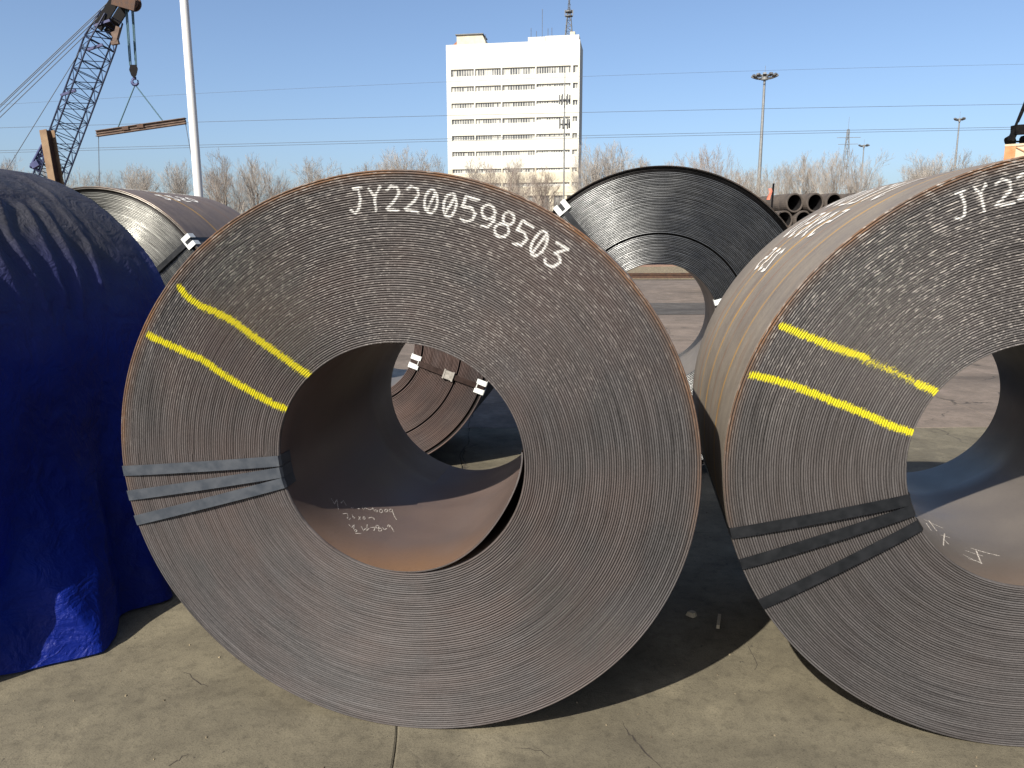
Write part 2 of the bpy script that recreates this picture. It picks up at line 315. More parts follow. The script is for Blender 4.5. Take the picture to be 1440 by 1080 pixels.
NUM2=[[[-0.309,1.688],[-0.287,1.696]],[[-0.297,1.692],[-0.281,1.657],[-0.28,1.63],[-0.29,1.618],[-0.303,1.622]],[[-0.262,1.704],[-0.244,1.686],[-0.234,1.714]],[[-0.244,1.686],[-0.23,1.641]],[[-0.208,1.712],[-0.194,1.726],[-0.172,1.718],[-0.168,1.695],[-0.202,1.655],[-0.156,1.662]],[[-0.156,1.727],[-0.142,1.74],[-0.121,1.733],[-0.117,1.711],[-0.147,1.67],[-0.103,1.677]]]
YEL2=[[[-0.749,1.311],[-0.68,1.283],[-0.594,1.249],[-0.509,1.221]],[[-0.359,1.147],[-0.31,1.126]],[[-0.828,1.162],[-0.774,1.152],[-0.704,1.132],[-0.497,1.053],[-0.421,1.019],[-0.364,1.001]]]
FAINT2=[[[-0.509,1.221],[-0.586,1.245],[-0.51,1.215],[-0.435,1.185],[-0.374,1.156]]]
STRAP1=[[[-0.929,0.827],[-0.384,0.885]],[[-0.916,0.743],[-0.382,0.848]],[[-0.9,0.659],[-0.371,0.814]]]
STRAP2=[[[-0.862,0.66],[-0.355,0.794]],[[-0.824,0.56],[-0.342,0.761]],[[-0.757,0.432],[-0.315,0.717]]]
CHALK1=[[[-2.558,0.219],[-2.501,0.212],[-2.52,0.245],[-2.44,0.207]],[[-2.469,0.248],[-2.469,0.273],[-2.419,0.264]],[[-2.373,0.275],[-2.358,0.287]],[[-2.326,0.301],[-2.311,0.312]],[[-2.301,0.327],[-2.279,0.325],[-2.279,0.342],[-2.233,0.351],[-2.222,0.37]],[[-2.236,0.379],[-2.194,0.362],[-2.166,0.366],[-2.177,0.381],[-2.2,0.371]],[[-2.134,0.396],[-2.13,0.391],[-2.129,0.385],[-2.131,0.38],[-2.136,0.377],[-2.143,0.377],[-2.151,0.379],[-2.157,0.384],[-2.162,0.389],[-2.163,0.395],[-2.16,0.4],[-2.155,0.403],[-2.148,0.403],[-2.141,0.401],[-2.134,0.396]],[[-2.1,0.419],[-2.096,0.414],[-2.096,0.409],[-2.098,0.405],[-2.103,0.402],[-2.109,0.402],[-2.116,0.404],[-2.121,0.408],[-2.124,0.413],[-2.125,0.417],[-2.123,0.422],[-2.118,0.424],[-2.112,0.425],[-2.105,0.423],[-2.1,0.419]],[[-2.061,0.438],[-2.058,0.433],[-2.058,0.428],[-2.062,0.423],[-2.067,0.42],[-2.075,0.419],[-2.082,0.421],[-2.088,0.425],[-2.091,0.43],[-2.091,0.435],[-2.087,0.44],[-2.081,0.443],[-2.074,0.444],[-2.067,0.442],[-2.061,0.438]],[[-2.059,0.435],[-2.005,0.401],[-1.964,0.384]],[[-2.384,0.206],[-2.36,0.228],[-2.331,0.217],[-2.328,0.204],[-2.303,0.206],[-2.306,0.219]],[[-2.322,0.247],[-2.296,0.234],[-2.275,0.232]],[[-2.298,0.24],[-2.277,0.238]],[[-2.265,0.262],[-2.23,0.252]],[[-2.252,0.27],[-2.241,0.242]],[[-2.209,0.28],[-2.206,0.277],[-2.205,0.273],[-2.207,0.269],[-2.21,0.268],[-2.215,0.267],[-2.22,0.268],[-2.224,0.271],[-2.227,0.275],[-2.228,0.279],[-2.227,0.282],[-2.224,0.284],[-2.219,0.284],[-2.214,0.283],[-2.209,0.28]],[[-2.187,0.293],[-2.17,0.311],[-2.148,0.315],[-2.129,0.305],[-2.154,0.312]],[[-2.276,0.178],[-2.235,0.174],[-2.24,0.2],[-2.212,0.172]],[[-2.181,0.175],[-2.179,0.172],[-2.178,0.169],[-2.18,0.166],[-2.183,0.164],[-2.188,0.164],[-2.192,0.165],[-2.196,0.167],[-2.198,0.17],[-2.199,0.173],[-2.197,0.176],[-2.194,0.178],[-2.19,0.178],[-2.185,0.177],[-2.181,0.175]],[[-2.173,0.154],[-2.133,0.175]],[[-2.18,0.216],[-2.135,0.199],[-2.137,0.221]],[[-2.152,0.25],[-2.113,0.21],[-2.112,0.233]],[[-2.106,0.243],[-2.075,0.262],[-2.063,0.234]],[[-2.052,0.277],[-2.049,0.272],[-2.049,0.268],[-2.051,0.264],[-2.056,0.261],[-2.063,0.261],[-2.069,0.263],[-2.075,0.266],[-2.078,0.271],[-2.078,0.276],[-2.075,0.279],[-2.07,0.282],[-2.063,0.282],[-2.057,0.28],[-2.052,0.277]],[[-2.012,0.265],[-2.009,0.26],[-2.008,0.255],[-2.011,0.251],[-2.016,0.248],[-2.023,0.249],[-2.03,0.251],[-2.035,0.255],[-2.039,0.26],[-2.039,0.265],[-2.037,0.269],[-2.032,0.272],[-2.025,0.272],[-2.018,0.269],[-2.012,0.265]],[[-2.02,0.283],[-1.992,0.272],[-1.981,0.291]],[[-1.972,0.317],[-1.97,0.314],[-1.97,0.31],[-1.973,0.307],[-1.977,0.305],[-1.982,0.305],[-1.988,0.307],[-1.992,0.31],[-1.994,0.313],[-1.994,0.317],[-1.992,0.32],[-1.988,0.322],[-1.982,0.322],[-1.977,0.32],[-1.972,0.317]],[[-1.964,0.317],[-1.905,0.288],[-1.862,0.264]]]
CHALK2=[[[-1.9,0.515],[-1.768,0.46]],[[-1.925,0.466],[-1.974,0.37]],[[-1.844,0.52],[-1.891,0.4]],[[-1.895,0.362],[-1.81,0.362]],[[-1.918,0.318],[-1.922,0.27]],[[-1.792,0.251],[-1.673,0.227]],[[-1.876,0.196],[-1.762,0.15]],[[-1.703,0.289],[-1.521,0.236]],[[-1.679,0.27],[-1.776,0.147]],[[-1.863,0.168],[-1.76,0.161]],[[-1.822,0.396],[-2.032,0.216]]]
# ------------------------------------------------------------------ ground
CONT = []
gd = MB(); gd.add([(-1500, -400, -.014), (1500, -400, -.014), (1500, 3500, -.014), (-1500, 3500, -.014)], [(0, 1, 2, 3)])
ground = gd.build('ground', M['farground']); tag(ground, kind='structure')
jd = MB(); jd.add([(-34, -12, -.010), (34, -12, -.010), (34, 31, -.010), (-34, 31, -.010)], [(0, 1, 2, 3)])
yard = jd.build('yard_joint_bed', M['joint']); tag(yard, kind='structure')
def slab(x0, x1, y0, y1):
    vs = []; n = 34
    rim = []; n = 70
    for (ax, ay, bx, by) in ((x0, y0, x1, y0), (x1, y0, x1, y1), (x1, y1, x0, y1), (x0, y1, x0, y0)):
        for i in range(n):
            t = i/n; X = ax+(bx-ax)*t; Y = ay+(by-ay)*t
            k = .03*float(vnoise(np.array([X*3.1]), np.array([Y*3.1]), 3)[0])+.016*float(vnoise(np.array([X*15.]), np.array([Y*15.]), 4)[0])
            cut = .0006+abs(float(vnoise(np.array([X*6.]), np.array([Y*6.]), int(x0*7+y0*3) % 50)[0]))*.004
            if ay == by: Y += k+(cut if ay == y0 else -cut)
            else: X += k+(cut if ax == x0 else -cut)
            rim.append((X, Y))
    N = len(rim); cxm, cym = (x0+x1)/2, (y0+y1)/2
    V = [(X, Y, -.012) for X, Y in rim]+[(X, Y, -.0035) for X, Y in rim]+[(X+(cxm-X)*.0025, Y+(cym-Y)*.0025, 0) for X, Y in rim]
    b = MB(); fs = []
    for k in range(2):
        for i in range(N): fs.append((k*N+i, k*N+(i+1) % N, (k+1)*N+(i+1) % N, (k+1)*N+i))
    fs.append(tuple(range(2*N, 3*N))); b.add(V, fs); return b.build('slab', M['slab_far' if y0 > 6 else 'slab'], yard)
XS = [-33, -28.4, -23.8, -19.2, -14.6, -9.8, -5.0, -.372, 4.3, 9.0, 13.7, 18.4, 23.1, 27.8, 33]
YS = [-11, -5.5, 0.35, 6.3, 12.3, 18.3, 24.3, 30.5]
for i in range(len(XS)-1):
    for j in range(len(YS)-1): slab(XS[i], XS[i+1], YS[j], YS[j+1])

def gp(px, py):
    d_ = at(px, py, 2.)-Vector((0, 0, CAMH)); return Vector((0, 0, CAMH))+d_*(CAMH/-d_.z)
rc_ = random.Random(11)
for line, wd_ in (([(872, 1012), (884, 1030), (895, 1045), (916, 1066), (934, 1084)], .006), ([(255, 945), (268, 950), (280, 961), (296, 966)], .005), ([(236, 1078), (250, 1069), (268, 1059)], .004), ([(1050, 905), (1064, 930), (1062, 948)], .003), ([(720, 1050), (760, 1056), (782, 1070)], .0028)):
    P_ = []
    for (a, b_), (c, d_) in zip(line[:-1], line[1:]):
        for k in range(5): P_.append(gp(a+(c-a)*k/5+rc_.uniform(-1.6, 1.6), b_+(d_-b_)*k/5+rc_.uniform(-1.6, 1.6)))
    n_ = len(P_); L_, R_ = [], []
    for i, p in enumerate(P_):
        t_ = (P_[min(i+1, n_-1)]-P_[max(i-1, 0)]).normalized(); s_ = Vector((-t_.y, t_.x, 0))*wd_*.5*math.sin(math.pi*(i+.3)/n_)*rc_.uniform(.4, 1.3)
        L_.append((p.x+s_.x, p.y+s_.y, .0012)); R_.append((p.x-s_.x, p.y-s_.y, .0012))
    b = MB(); b.add(L_+R_, [(i+1, i, n_+i, n_+i+1) for i in range(n_-1)]); b.build('crack', M['joint'], yard)

# ------------------------------------------------------------------ coils
def contour(c, r, hm):
    cx, cz, a2, b2, a3, b3 = hm
    def f(T):
        rr = r*(1+a2*np.cos(2*T)+b2*np.sin(2*T)+a3*np.cos(3*T)+b3*np.sin(3*T))
        return cx+rr*np.cos(T), c+cz+rr*np.sin(T)
    return f
def thetas(base, dense=()):
    """circle of base steps with denser windows (a0,a1,step) in radians"""
    T = []; t = -math.pi
    while t < math.pi-1e-6:
        T.append(t); st = 2*math.pi/base
        for a0, a1, s_ in dense:
            if a0-2*math.pi/base < t < a1: st = min(st, s_)
        t += st
    return np.array(T)
def paint_mask(U, Z, strokes, wd, soft):
    d = np.full(U.shape, 9.)
    for l in strokes:
        for (a, b), (c, e) in zip(l[:-1], l[1:]):
            lo = (min(a, c)-.05, min(b, e)-.05); hi = (max(a, c)+.05, max(b, e)+.05)
            k = np.where((U > lo[0]) & (U < hi[0]) & (Z > lo[1]) & (Z < hi[1]))[0]
            if not len(k): continue
            dx, dz = c-a, e-b; L2 = dx*dx+dz*dz+1e-12
            t = np.clip(((U[k]-a)*dx+(Z[k]-b)*dz)/L2, 0, 1)
            dd = np.hypot(U[k]-a-t*dx, Z[k]-b-t*dz); d[k] = np.minimum(d[k], dd)
    return np.clip((wd/2+soft-d)/(2*soft), 0, 1)
def make_wound(name, parent, fo, fi, L, n, T, mats, gap=.34, taper=0., tele=.003, seed=1, white=(), yellow=(), faint=(), steps=(), wd=.0070, rimw=2, deep=(), back_round=True):
    rg = np.random.default_rng(seed); nT = len(T)
    OX, OZ = fo(T); IX, IZ = fi(T)
    # section points: t (0 bore..1 outer), y, groove, winding index, material of the segment that follows
    t = []; y = []; gv = []; wi = []; mt = []
    for yy in (L, L*.72, L*.45, L*.25, L*.1, .012): t.append(0); y.append(yy); gv.append(0); wi.append(-1); mt.append(2)
    mt[-1] = 0
    wr = 1+.05*rg.normal(size=n); wr = np.clip(wr, .7, 1.4); cum = np.concatenate([[0], np.cumsum(wr)])/wr.sum()
    pm = .5/n; ed = min(.19*pm, .0018) if back_round else .0006
    for i in range(n):
        a, b = cum[i], cum[i+1]; p = b-a
        for fr, yy, g_ in ((.0+gap*.25, .007, 1), (gap*.8, ed, .15), (.55, 0, 0), (1-gap*.45, ed*1.1, .15)):
            if i == 0 and g_ == 1: continue
            t.append(a+p*fr); y.append(yy); gv.append(g_); wi.append(i); mt.append(0)
    t.append(1.); y.append(.004); gv.append(0); wi.append(-1); mt.append(1)
    for yy in (.02, .1*L, .3*L, .5*L, .7*L, .9*L, L-.012): t.append(1.); y.append(yy); gv.append(0); wi.append(-1); mt.append(1)
    t.append(.995); y.append(L); gv.append(0); wi.append(-1); mt.append(0)
    for k in range(1, 12): t.append(1-k/12); y.append(L+(0.004 if k % 2 else 0)); gv.append(0); wi.append(-1); mt.append(0)
    t = np.array(t); y = np.array(y); gv = np.array(gv, float); wi = np.array(wi); mt = np.array(mt); K = len(t)
    for dq in deep:
        for j_ in range(dq[1]):
            s_ = wi == int(dq[0]*n)+j_; y[s_] += .016; gv[s_] = np.maximum(gv[s_], .8)
    U = IX[None]*(1-t[:, None])+OX[None]*t[:, None]; Z = IZ[None]*(1-t[:, None])+OZ[None]*t[:, None]
    Y = np.repeat(y[:, None], nT, 1)
    if taper:
        ky = (1-taper*np.clip(y/L, 0, 1)*(t > .9))[:, None]; U = U*ky; Z = .88+(Z-.88)*ky
    # axial wander of each winding along the unrolled strip
    per = 40; tab = rg.normal(size=(n+2)*per+4)*.00032; tabr = rg.normal(size=(n+2)*per+4)
    slow = np.interp(np.arange(n), np.arange(0, n+8, 4), rg.normal(size=len(np.arange(0, n+8, 4))))*tele*.5+rg.normal(size=n)*tele*.28
    for s_, h_ in steps:
        slow += h_*np.clip((np.arange(n)/n-s_)*n, 0, 1)
    slow -= slow.min() if not steps else np.median(slow)
    f = (T+math.pi)/(2*math.pi)
    m = wi >= 0
    s = (wi[m][:, None]+f[None])*per; si = s.astype(int); sf = s-si
    off = tab[si]*(1-sf)+tab[si+1]*sf
    sl2 = slow[np.clip(wi[m], 0, n-1)][:, None]*(1-f)[None]+slow[np.clip(wi[m]+1, 0, n-1)][:, None]*f[None]
    Y[m] += off+sl2
    # slight radial waver so that gaps open and close
    rad = (tabr[si//6]*(1-(s/6-si//6))+tabr[si//6+1]*(s/6-si//6))
    th = (OX-IX)[None]*1.0, (OZ-IZ)[None]*1.0
    k_ = rad*.055/n*np.where(gv[m] < .9, 1, .4)[:, None]
    U[m] += th[0]*k_; Z[m] += th[1]*k_
    V = np.stack([U, Y, Z], -1).reshape(-1, 3)
    a = np.arange(K)[:, None]*nT+np.arange(nT)[None]
    a2 = np.roll(a, -1, 1); b = np.roll(a, -1, 0); b2 = np.roll(a2, -1, 0)
    Q = np.stack([a, a2, b2, b], -1).reshape(-1, 4); mi = np.repeat(mt, nT)
    gvv = np.repeat(gv, nT); Uf, Zf = V[:, 0], V[:, 2]
    fm = np.repeat(m, nT).astype(float)
    rim = np.repeat(np.where((wi >= n-rimw) | ((mt == 1) & (y < .03)), 1., np.where(wi >= 0, np.clip(1-(n-rimw-wi)/4, 0, 1)*.5, 0)), nT)
    at_ = {'groove': gvv, 'rim': rim}
    if white: at_['paint_white'] = paint_mask(Uf, Zf, white, wd, .0075)*fm
    if yellow:
        at_['paint_yellow'] = paint_mask(Uf, Zf, yellow, .021, .014)*fm
        if faint: at_['paint_yellow'] = np.maximum(at_['paint_yellow'], paint_mask(Uf, Zf, faint, .030, .018)*fm*.62)
    me = np_mesh(name, V, Q, mats, mi, True, at_)
    return link(name, me, parent)

def strap_parts(parent, fo, fi, L, outer, inner, width, mat, lift=.008, th=.0016, taper=0.):
    """flat steel strap across the face, turned over the outer edge and into the bore; outer, inner are face points"""
    def snap(f_, p_, k_):
        g_ = np.linspace(-math.pi, math.pi, 2881); X_, Z_ = f_(g_); d_ = np.abs(np.arctan2(Z_-.88, X_)-math.atan2(p_[1]-.88, p_[0])); i_ = int(d_.argmin())
        return Vector((float(X_[i_])*k_, .88+(float(Z_[i_])-.88)*k_))
    o2, i2 = snap(fo, outer, .997), snap(fi, inner, 1.002)
    d = (i2-o2).normalized(); pw = Vector((-d.y, d.x))*width/2
    N = 10; vs = []; pts = []
    for k in range(N+1):
        q = o2.lerp(i2, k/N); bulge = -.0035-lift*math.sin(math.pi*k/N)**.6
        pts.append((q, bulge))
    b = MB()
    def seg(p, yy, q, yy2, n1, n2):
        pass
    rows = []
    n_o = Vector((o2.x, o2.y-.9)).normalized(); n_i = (Vector((.0, .88))-i2).normalized()
    rows.append([(o2+n_o*(.004-.9*taper), L*.97, n_o, 0)])
    rows.append([(o2+n_o*.002, .006, n_o, 0)])
    for q, yy in pts: rows.append([(q if yy != pts[0][1] else o2+n_o*.002, yy, None, 1)])
    rows.append([(i2+n_i*.003, .006, n_i, 0)]); rows.append([(i2+n_i*.003, .07, n_i, 0)])
    V = []
    for (q, yy, nn, k), in [tuple(r_) for r_ in rows]:
        nv = Vector((nn.x, 0, nn.y)) if nn is not None else Vector((0, -1, 0))
        for sgn in (-1, 1):
            base = Vector((q.x+pw.x*sgn, yy, q.y+pw.y*sgn)); V += [base, base+nv*th]
    F_ = []
    for k in range(len(rows)-1):
        a = k*4; c = a+4
        F_ += [(a+1, a+3, c+3, c+1), (a, c, c+2, a+2), (a, a+1, c+1, c), (a+2, c+2, c+3, a+3)]
    b.add(V, F_); return b.build('strap', mat, parent)

def protector(parent, f, th, outer=True, mat='plastic', wd=.095, rl=.055):
    """plastic corner guard folded over the rim with the strap running through its middle"""
    x, z = [float(v) for v in f(np.array([th]))]
    er = Vector((math.cos(th), 0, math.sin(th))); et = Vector((-math.sin(th), 0, math.cos(th))); s = 1 if outer else -1
    o = Vector((x, 0, z)); b = MB()
    def plate(p0, a, la, bdir, lb, nrm, t_):
        vs = [p0+a*(i*la/2)+bdir*(j*lb)+nrm*(k*t_) for i in (-1, 1) for j in (0, 1) for k in (0, 1)]
        b.add(vs, [(0, 1, 3, 2), (4, 6, 7, 5), (0, 4, 5, 1), (2, 3, 7, 6), (0, 2, 6, 4), (1, 5, 7, 3)])
    Y = Vector((0, 1, 0))
    for sg in (-1, 1):                      # two lobes either side of the strap channel
        c = et*(sg*(wd*.32))
        plate(o+c-Y*.006+er*s*.004, et, wd*.36, -er*s, rl, -Y, .006)
        plate(o+c-Y*.010+er*s*.002, et, wd*.36, Y, rl+.012, er*s, .006)
    plate(o-Y*.006-er*s*(rl-.006), et, wd, -er*s, .012, -Y, .006)
    return b.build('edge_protector', M[mat], parent)
def ribbon(b, pts, nrm, wd):
    """thin flat stroke on a surface"""
    n = len(pts); V = []; Fs = []
    for i, p in enumerate(pts):
        d = (pts[min(i+1, n-1)]-pts[max(i-1, 0)]).normalized(); s_ = d.cross(nrm[i]).normalized()*wd/2
        V += [p-s_, p+s_]
    for i in range(n-1): Fs.append((2*i, 2*i+1, 2*i+3, 2*i+2))
    b.add(V, Fs)
def bore_writing(parent, fi, strokes, wd, mat):
    b = MB()
    for l in strokes:
        P = []; Nn = []
        for (t0, v0), (t1, v1) in zip(l[:-1], l[1:]):
            for k in range(3):
                a = t0+(t1-t0)*k/3; v = v0+(v1-v0)*k/3
                x, z = [float(q) for q in fi(np.array([a]))]; n_ = Vector((-math.cos(a), 0, -math.sin(a)))
                P.append(Vector((x, v, z))+n_*.0012); Nn.append(n_)
        a, v = l[-1]; x, z = [float(q) for q in fi(np.array([a]))]; n_ = Vector((-math.cos(a), 0, -math.sin(a))); P.append(Vector((x, v, z))+n_*.0012); Nn.append(n_)
        ribbon(b, P, Nn, wd)
    return b.build('chalk_writing', mat, parent)

def coil_empty(label, x, y, yaw): 
    e = empty('steel_coil', (x, y, 0), -yaw); tag(e, label, 'steel coil', 'coils of steel strip standing on the yard'); return e

# main coil
H1o = (-.0066, -.0517+.031, .0202, .0024, -.0041, -.0003); H1i = (.0066, -.0313+.031, .032, .0019, -.003, -.001)
fo1 = contour(.9, .9, H1o); fi1 = contour(.9, .3755, H1i)
c1 = coil_empty('nearest whole steel coil, sprayed JY2200598503 in white, with two yellow stripes', -.3528, 2.2502, .1643)
T1 = thetas(300, ((.86, 1.76, .0036), (2.42, 2.98, .0065)))
make_wound('wound_strip', c1, fo1, fi1, 1.1085, 74, T1, [M['edge_main'], M['flank'], M['bore']], seed=3, white=NUM1, yellow=YEL1, back_round=False, tele=.0006, taper=.045)
for o_, i_ in STRAP1: strap_parts(c1, fo1, fi1, 1.1085, o_, i_, .034, M['strap'], taper=.045)
bore_writing(c1, fi1, CHALK1, .0032, M['chalk'])
# loose end of the innermost winding, sprung a little away from the stack
Ta = np.linspace(-1.90, .12, 90); q = (Ta+1.90)/2.02
gp = .030*np.sin(np.pi*np.clip(q, 0, 1)**1.7)**1.5+.0012
ix, iz = fi1(Ta); nx, nz = -np.cos(Ta), -np.sin(Ta)
V = []
for yy in (0, .30, .70, 1.09):
    for t_ in (0, .0042): V.append(np.stack([ix+nx*(gp+t_), np.full_like(ix, yy) if yy else .003-gp*1.0, iz+nz*(gp+t_)], -1))
V = np.concatenate(V); n_ = len(Ta); Fs = []
def strip(a, b):
    for i in range(n_-1): Fs.append((a*n_+i, a*n_+i+1, b*n_+i+1, b*n_+i))
strip(1, 3); strip(3, 5); strip(5, 7); strip(2, 0); strip(4, 2); strip(6, 4); strip(0, 1); strip(7, 6)
mi = np.zeros(len(Fs)); mi[6*(n_-1):] = 1
me = np_mesh('loose_inner_end', V, np.array(Fs), [M['bore'], M['edge_main']], mi, False); lo = link('loose_inner_end', me, c1)

# right-hand coil
H2o = (-.012, -.0165+.031, -.0133, .01, -.0112, .0008); H2i = (.0119, -.0152+.031, .0164, -.0057, .0094, -.0003)
fo2 = contour(.8892, .8892, H2o); fi2 = contour(.8892, .3766, H2i)
c2 = coil_empty('steel coil cut off by the right edge, sprayed JY22, brown scrawled outer skin', 1.5424, 2.1445, .1476)
T2 = thetas(280, ((1.50, 2.12, .0040), (2.42, 3.02, .0065)))
make_wound('wound_strip', c2, fo2, fi2, 1.1681, 72, T2, [M['edge_near'], M['flank'], M['bore_grey']], seed=8, white=NUM2, yellow=YEL2, faint=FAINT2, back_round=False, tele=.0008)
for o_, i_ in STRAP2: strap_parts(c2, fo2, fi2, 1.1681, o_, i_, .036, M['strap_black'])
bore_writing(c2, fi2, CHALK2, .004, M['chalk'])
def flank_scrawl(*a_, **k_):
    for row in a_[2]: scrawl_row(a_[0], a_[1], [row], *a_[3:], **k_)
def scrawl_row(parent, fo, rows, seed, wd=.008, name='white_scrawl_and_glare', sh=.12):
    rg = random.Random(seed); b = MB()
    G = {'J': [[(.2, 1), (.8, 1)], [(.6, 1), (.6, .2), (.3, 0), (.05, .2)]], 'Y': [[(0, 1), (.4, .5), (.8, 1)], [(.4, .5), (.4, 0)]],
         '2': [[(.05, .8), (.4, 1), (.75, .75), (0, 0), (.8, 0)]], '0': [[(.4, 1), (.05, .7), (.05, .3), (.4, 0), (.75, .3), (.75, .7), (.4, 1)]],
         '5': [[(.75, 1), (.1, 1), (.1, .55), (.6, .55), (.75, .25), (.4, 0), (.05, .1)]], '9': [[(.7, .7), (.4, .5), (.1, .75), (.4, 1), (.7, .75), (.65, .2), (.2, 0)]],
         '8': [[(.4, .52), (.1, .75), (.4, 1), (.7, .75), (.4, .52), (.05, .25), (.4, 0), (.75, .25), (.4, .52)]], '3': [[(.05, .9), (.4, 1), (.7, .75), (.35, .52), (.75, .28), (.4, 0), (.05, .12)]]}
    for th0, v0, txt, hh, ww in rows:
        for k, ch in enumerate(txt):
            for l in G[ch]:
                P = []; Nn = []; fine = []
                for (a, c), (d, e) in zip(l[:-1], l[1:]): fine += [(a+(d-a)*j/4, c+(e-c)*j/4) for j in range(4)]
                fine.append(l[-1])
                for gx, gy in fine:
                    v = v0+(k+gx*.8)*ww; a = th0-gy*hh       # letters stand around the drum, row runs along its width
                    x, z = [float(q_) for q_ in fo(np.array([a]))]; n_ = Vector((math.cos(a), 0, math.sin(a)))
                    P.append(Vector((x, v, z))+n_*.0025); Nn.append(n_)
                ribbon(b, P, Nn, wd)
    return b.build(name, M['chalk_rough'], parent)
flank_scrawl(c2, fo2, [(2.03, .40, 'JY2200', .19, .12), (2.27, .50, '59850', .17, .11), (2.47, .66, '235', .12, .09)], 2, .017)

# second row
fo4 = contour(1.0058, 1.0058, (0, .015, 0, 0, 0, 0)); fi4 = contour(1.0058, .3946, (0, .015, 0, 0, 0, 0))
c4 = coil_empty('dark grey shiny steel coil with black outer skin, behind the gap between front coils', .9494, 5.002, .1553)
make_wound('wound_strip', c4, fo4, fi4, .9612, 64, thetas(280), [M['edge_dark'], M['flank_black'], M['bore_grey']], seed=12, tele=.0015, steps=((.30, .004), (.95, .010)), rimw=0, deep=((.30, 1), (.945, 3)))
def radial_strap(c, fo, fi, L, deg, mat='strap_black', po=True, pi_=True, buckle=False):
    a = R(deg); xo, zo = [float(v) for v in fo(np.array([a]))]; xi, zi = [float(v) for v in fi(np.array([a]))]
    s = strap_parts(c, fo, fi, L, (xo, zo), (xi, zi), .036, M[mat], .014)
    if po: protector(c, fo, a, True)
    if pi_: protector(c, fi, a, False)
    if buckle:
        t_ = .52; mx, mz = xi+(xo-xi)*t_, zi+(zo-zi)*t_; Mx = Matrix.Translation((mx, -.022, mz)) @ Matrix.Rotation(-a, 4, 'Y')
        b = MB(); b.box(-.032, .032, -.006, .006, -.028, .028, 0, Mx); b.box(-.036, -.026, -.009, .009, -.032, .032, 0, Mx); b.box(.026, .036, -.009, .009, -.032, .032, 0, Mx); b.build('buckle', M['tin'], s)
radial_strap(c4, fo4, fi4, .9612, 130); radial_strap(c4, fo4, fi4, .9612, 17)
fo3 = contour(.975, .975, (0, .0, 0, 0, 0, 0)); fi3 = contour(.975, .39, (0, .0, 0, 0, 0, 0))
c3 = coil_empty('pale shiny steel coil half hidden behind the blue tarpaulin, mauve outer skin', -3.013, 5.622, .1743)
make_wound('wound_strip', c3, fo3, fi3, 1.12, 56, thetas(220), [M['edge_pale'], M['flank_plain'], M['bore_grey']], seed=13, tele=.002, steps=((.4, .004), (.7, -.004)), rimw=0, deep=((.93, 2),))
radial_strap(c3, fo3, fi3, 1.12, 38); radial_strap(c3, fo3, fi3, 1.12, 150)
flank_scrawl(c3, fo3, [(1.52, .12, 'JY220059', .13, .12), (1.25, .3, '2250', .10, .12)], 5, .022)  # these strokes are lettering and also painted glare along the top of the skin
fo5 = contour(.909, .909, (0, .0, 0, 0, 0, 0)); fi5 = contour(.909, .385, (0, .0, 0, 0, 0, 0))
c5 = coil_empty('plum brown steel coil with grey strap buckle, seen through the nearest coil', -1.031, 5.104, .1333)
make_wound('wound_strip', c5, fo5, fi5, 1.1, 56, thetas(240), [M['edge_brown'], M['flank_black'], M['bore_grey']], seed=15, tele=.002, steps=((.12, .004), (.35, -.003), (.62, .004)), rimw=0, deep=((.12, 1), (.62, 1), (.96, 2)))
radial_strap(c5, fo5, fi5, 1.1, -20, 'strap_brown', buckle=True)

# ------------------------------------------------------------------ coil under the blue tarpaulin
tm = Mat('blue_tarpaulin', (.010, .022, .16), .45, 0, .18); tco = tm.n('TexCoord').outputs['Object']
tf = tm.noise(tco, 2.2, 5, .6); tf2 = tm.noise(tco, 30, 4, .6)
geo = tm.n('NewGeometry'); sp = tm.n('SeparateXYZ'); tm.l(geo.outputs['Position'], sp.inputs[0])
dust = tm.ramp(tm.math('ADD', sp.outputs[2], tm.math('MULTIPLY', tm.math('SUBTRACT', tf, .5), .5)), 1.12, 1.62)   # grime that settled on the top
tm.color(tm.mix(tm.math('MULTIPLY', dust, .92), tm.mix(tm.ramp(tf, .35, .65), (.0015, .008, .120), (.0025, .016, .20)), (.050, .050, .047)))
tm.rough(tm.ramp(tf, .3, .7, .42, .6)); rd_ = tm.math('ABSOLUTE', tm.math('SUBTRACT', tm.noise(tco, 7., 4, .6, .8), .5)); rd2 = tm.math('ABSOLUTE', tm.math('SUBTRACT', tm.noise(tco, 19., 4, .6, .5), .5))
hh_ = tm.math('ADD', tm.math('MULTIPLY', rd_, -2.2), tm.math('ADD', tm.math('MULTIPLY', rd2, -.9), tm.math('MULTIPLY', tf2, .15)))
tm.bump(hh_, .55, .022)
tl = tm.n('BsdfTranslucent'); tl.inputs[0].default_value = (.006, .07, .55, 1); ms = tm.n('MixShader'); ms.inputs[0].default_value = .30
tm.l(tm.b.outputs[0], ms.inputs[1]); tm.l(tl.outputs[0], ms.inputs[2]); tm.l(ms.outputs[0], tm.t.nodes['Material Output'].inputs[0])
tc_ = empty('tarpaulin_covered_coil', (-2.88, 2.57, 0), -.15)
tag(tc_, 'coil at the left edge wrapped in a blue tarpaulin with dusty grey top', 'covered coil')
RT, LT = .99, 1.50
nS, nV = 460, 200
s = np.linspace(0, 1, nS); 
ang = np.where(s < .5, 0, 0)
prof = []
hang = .95
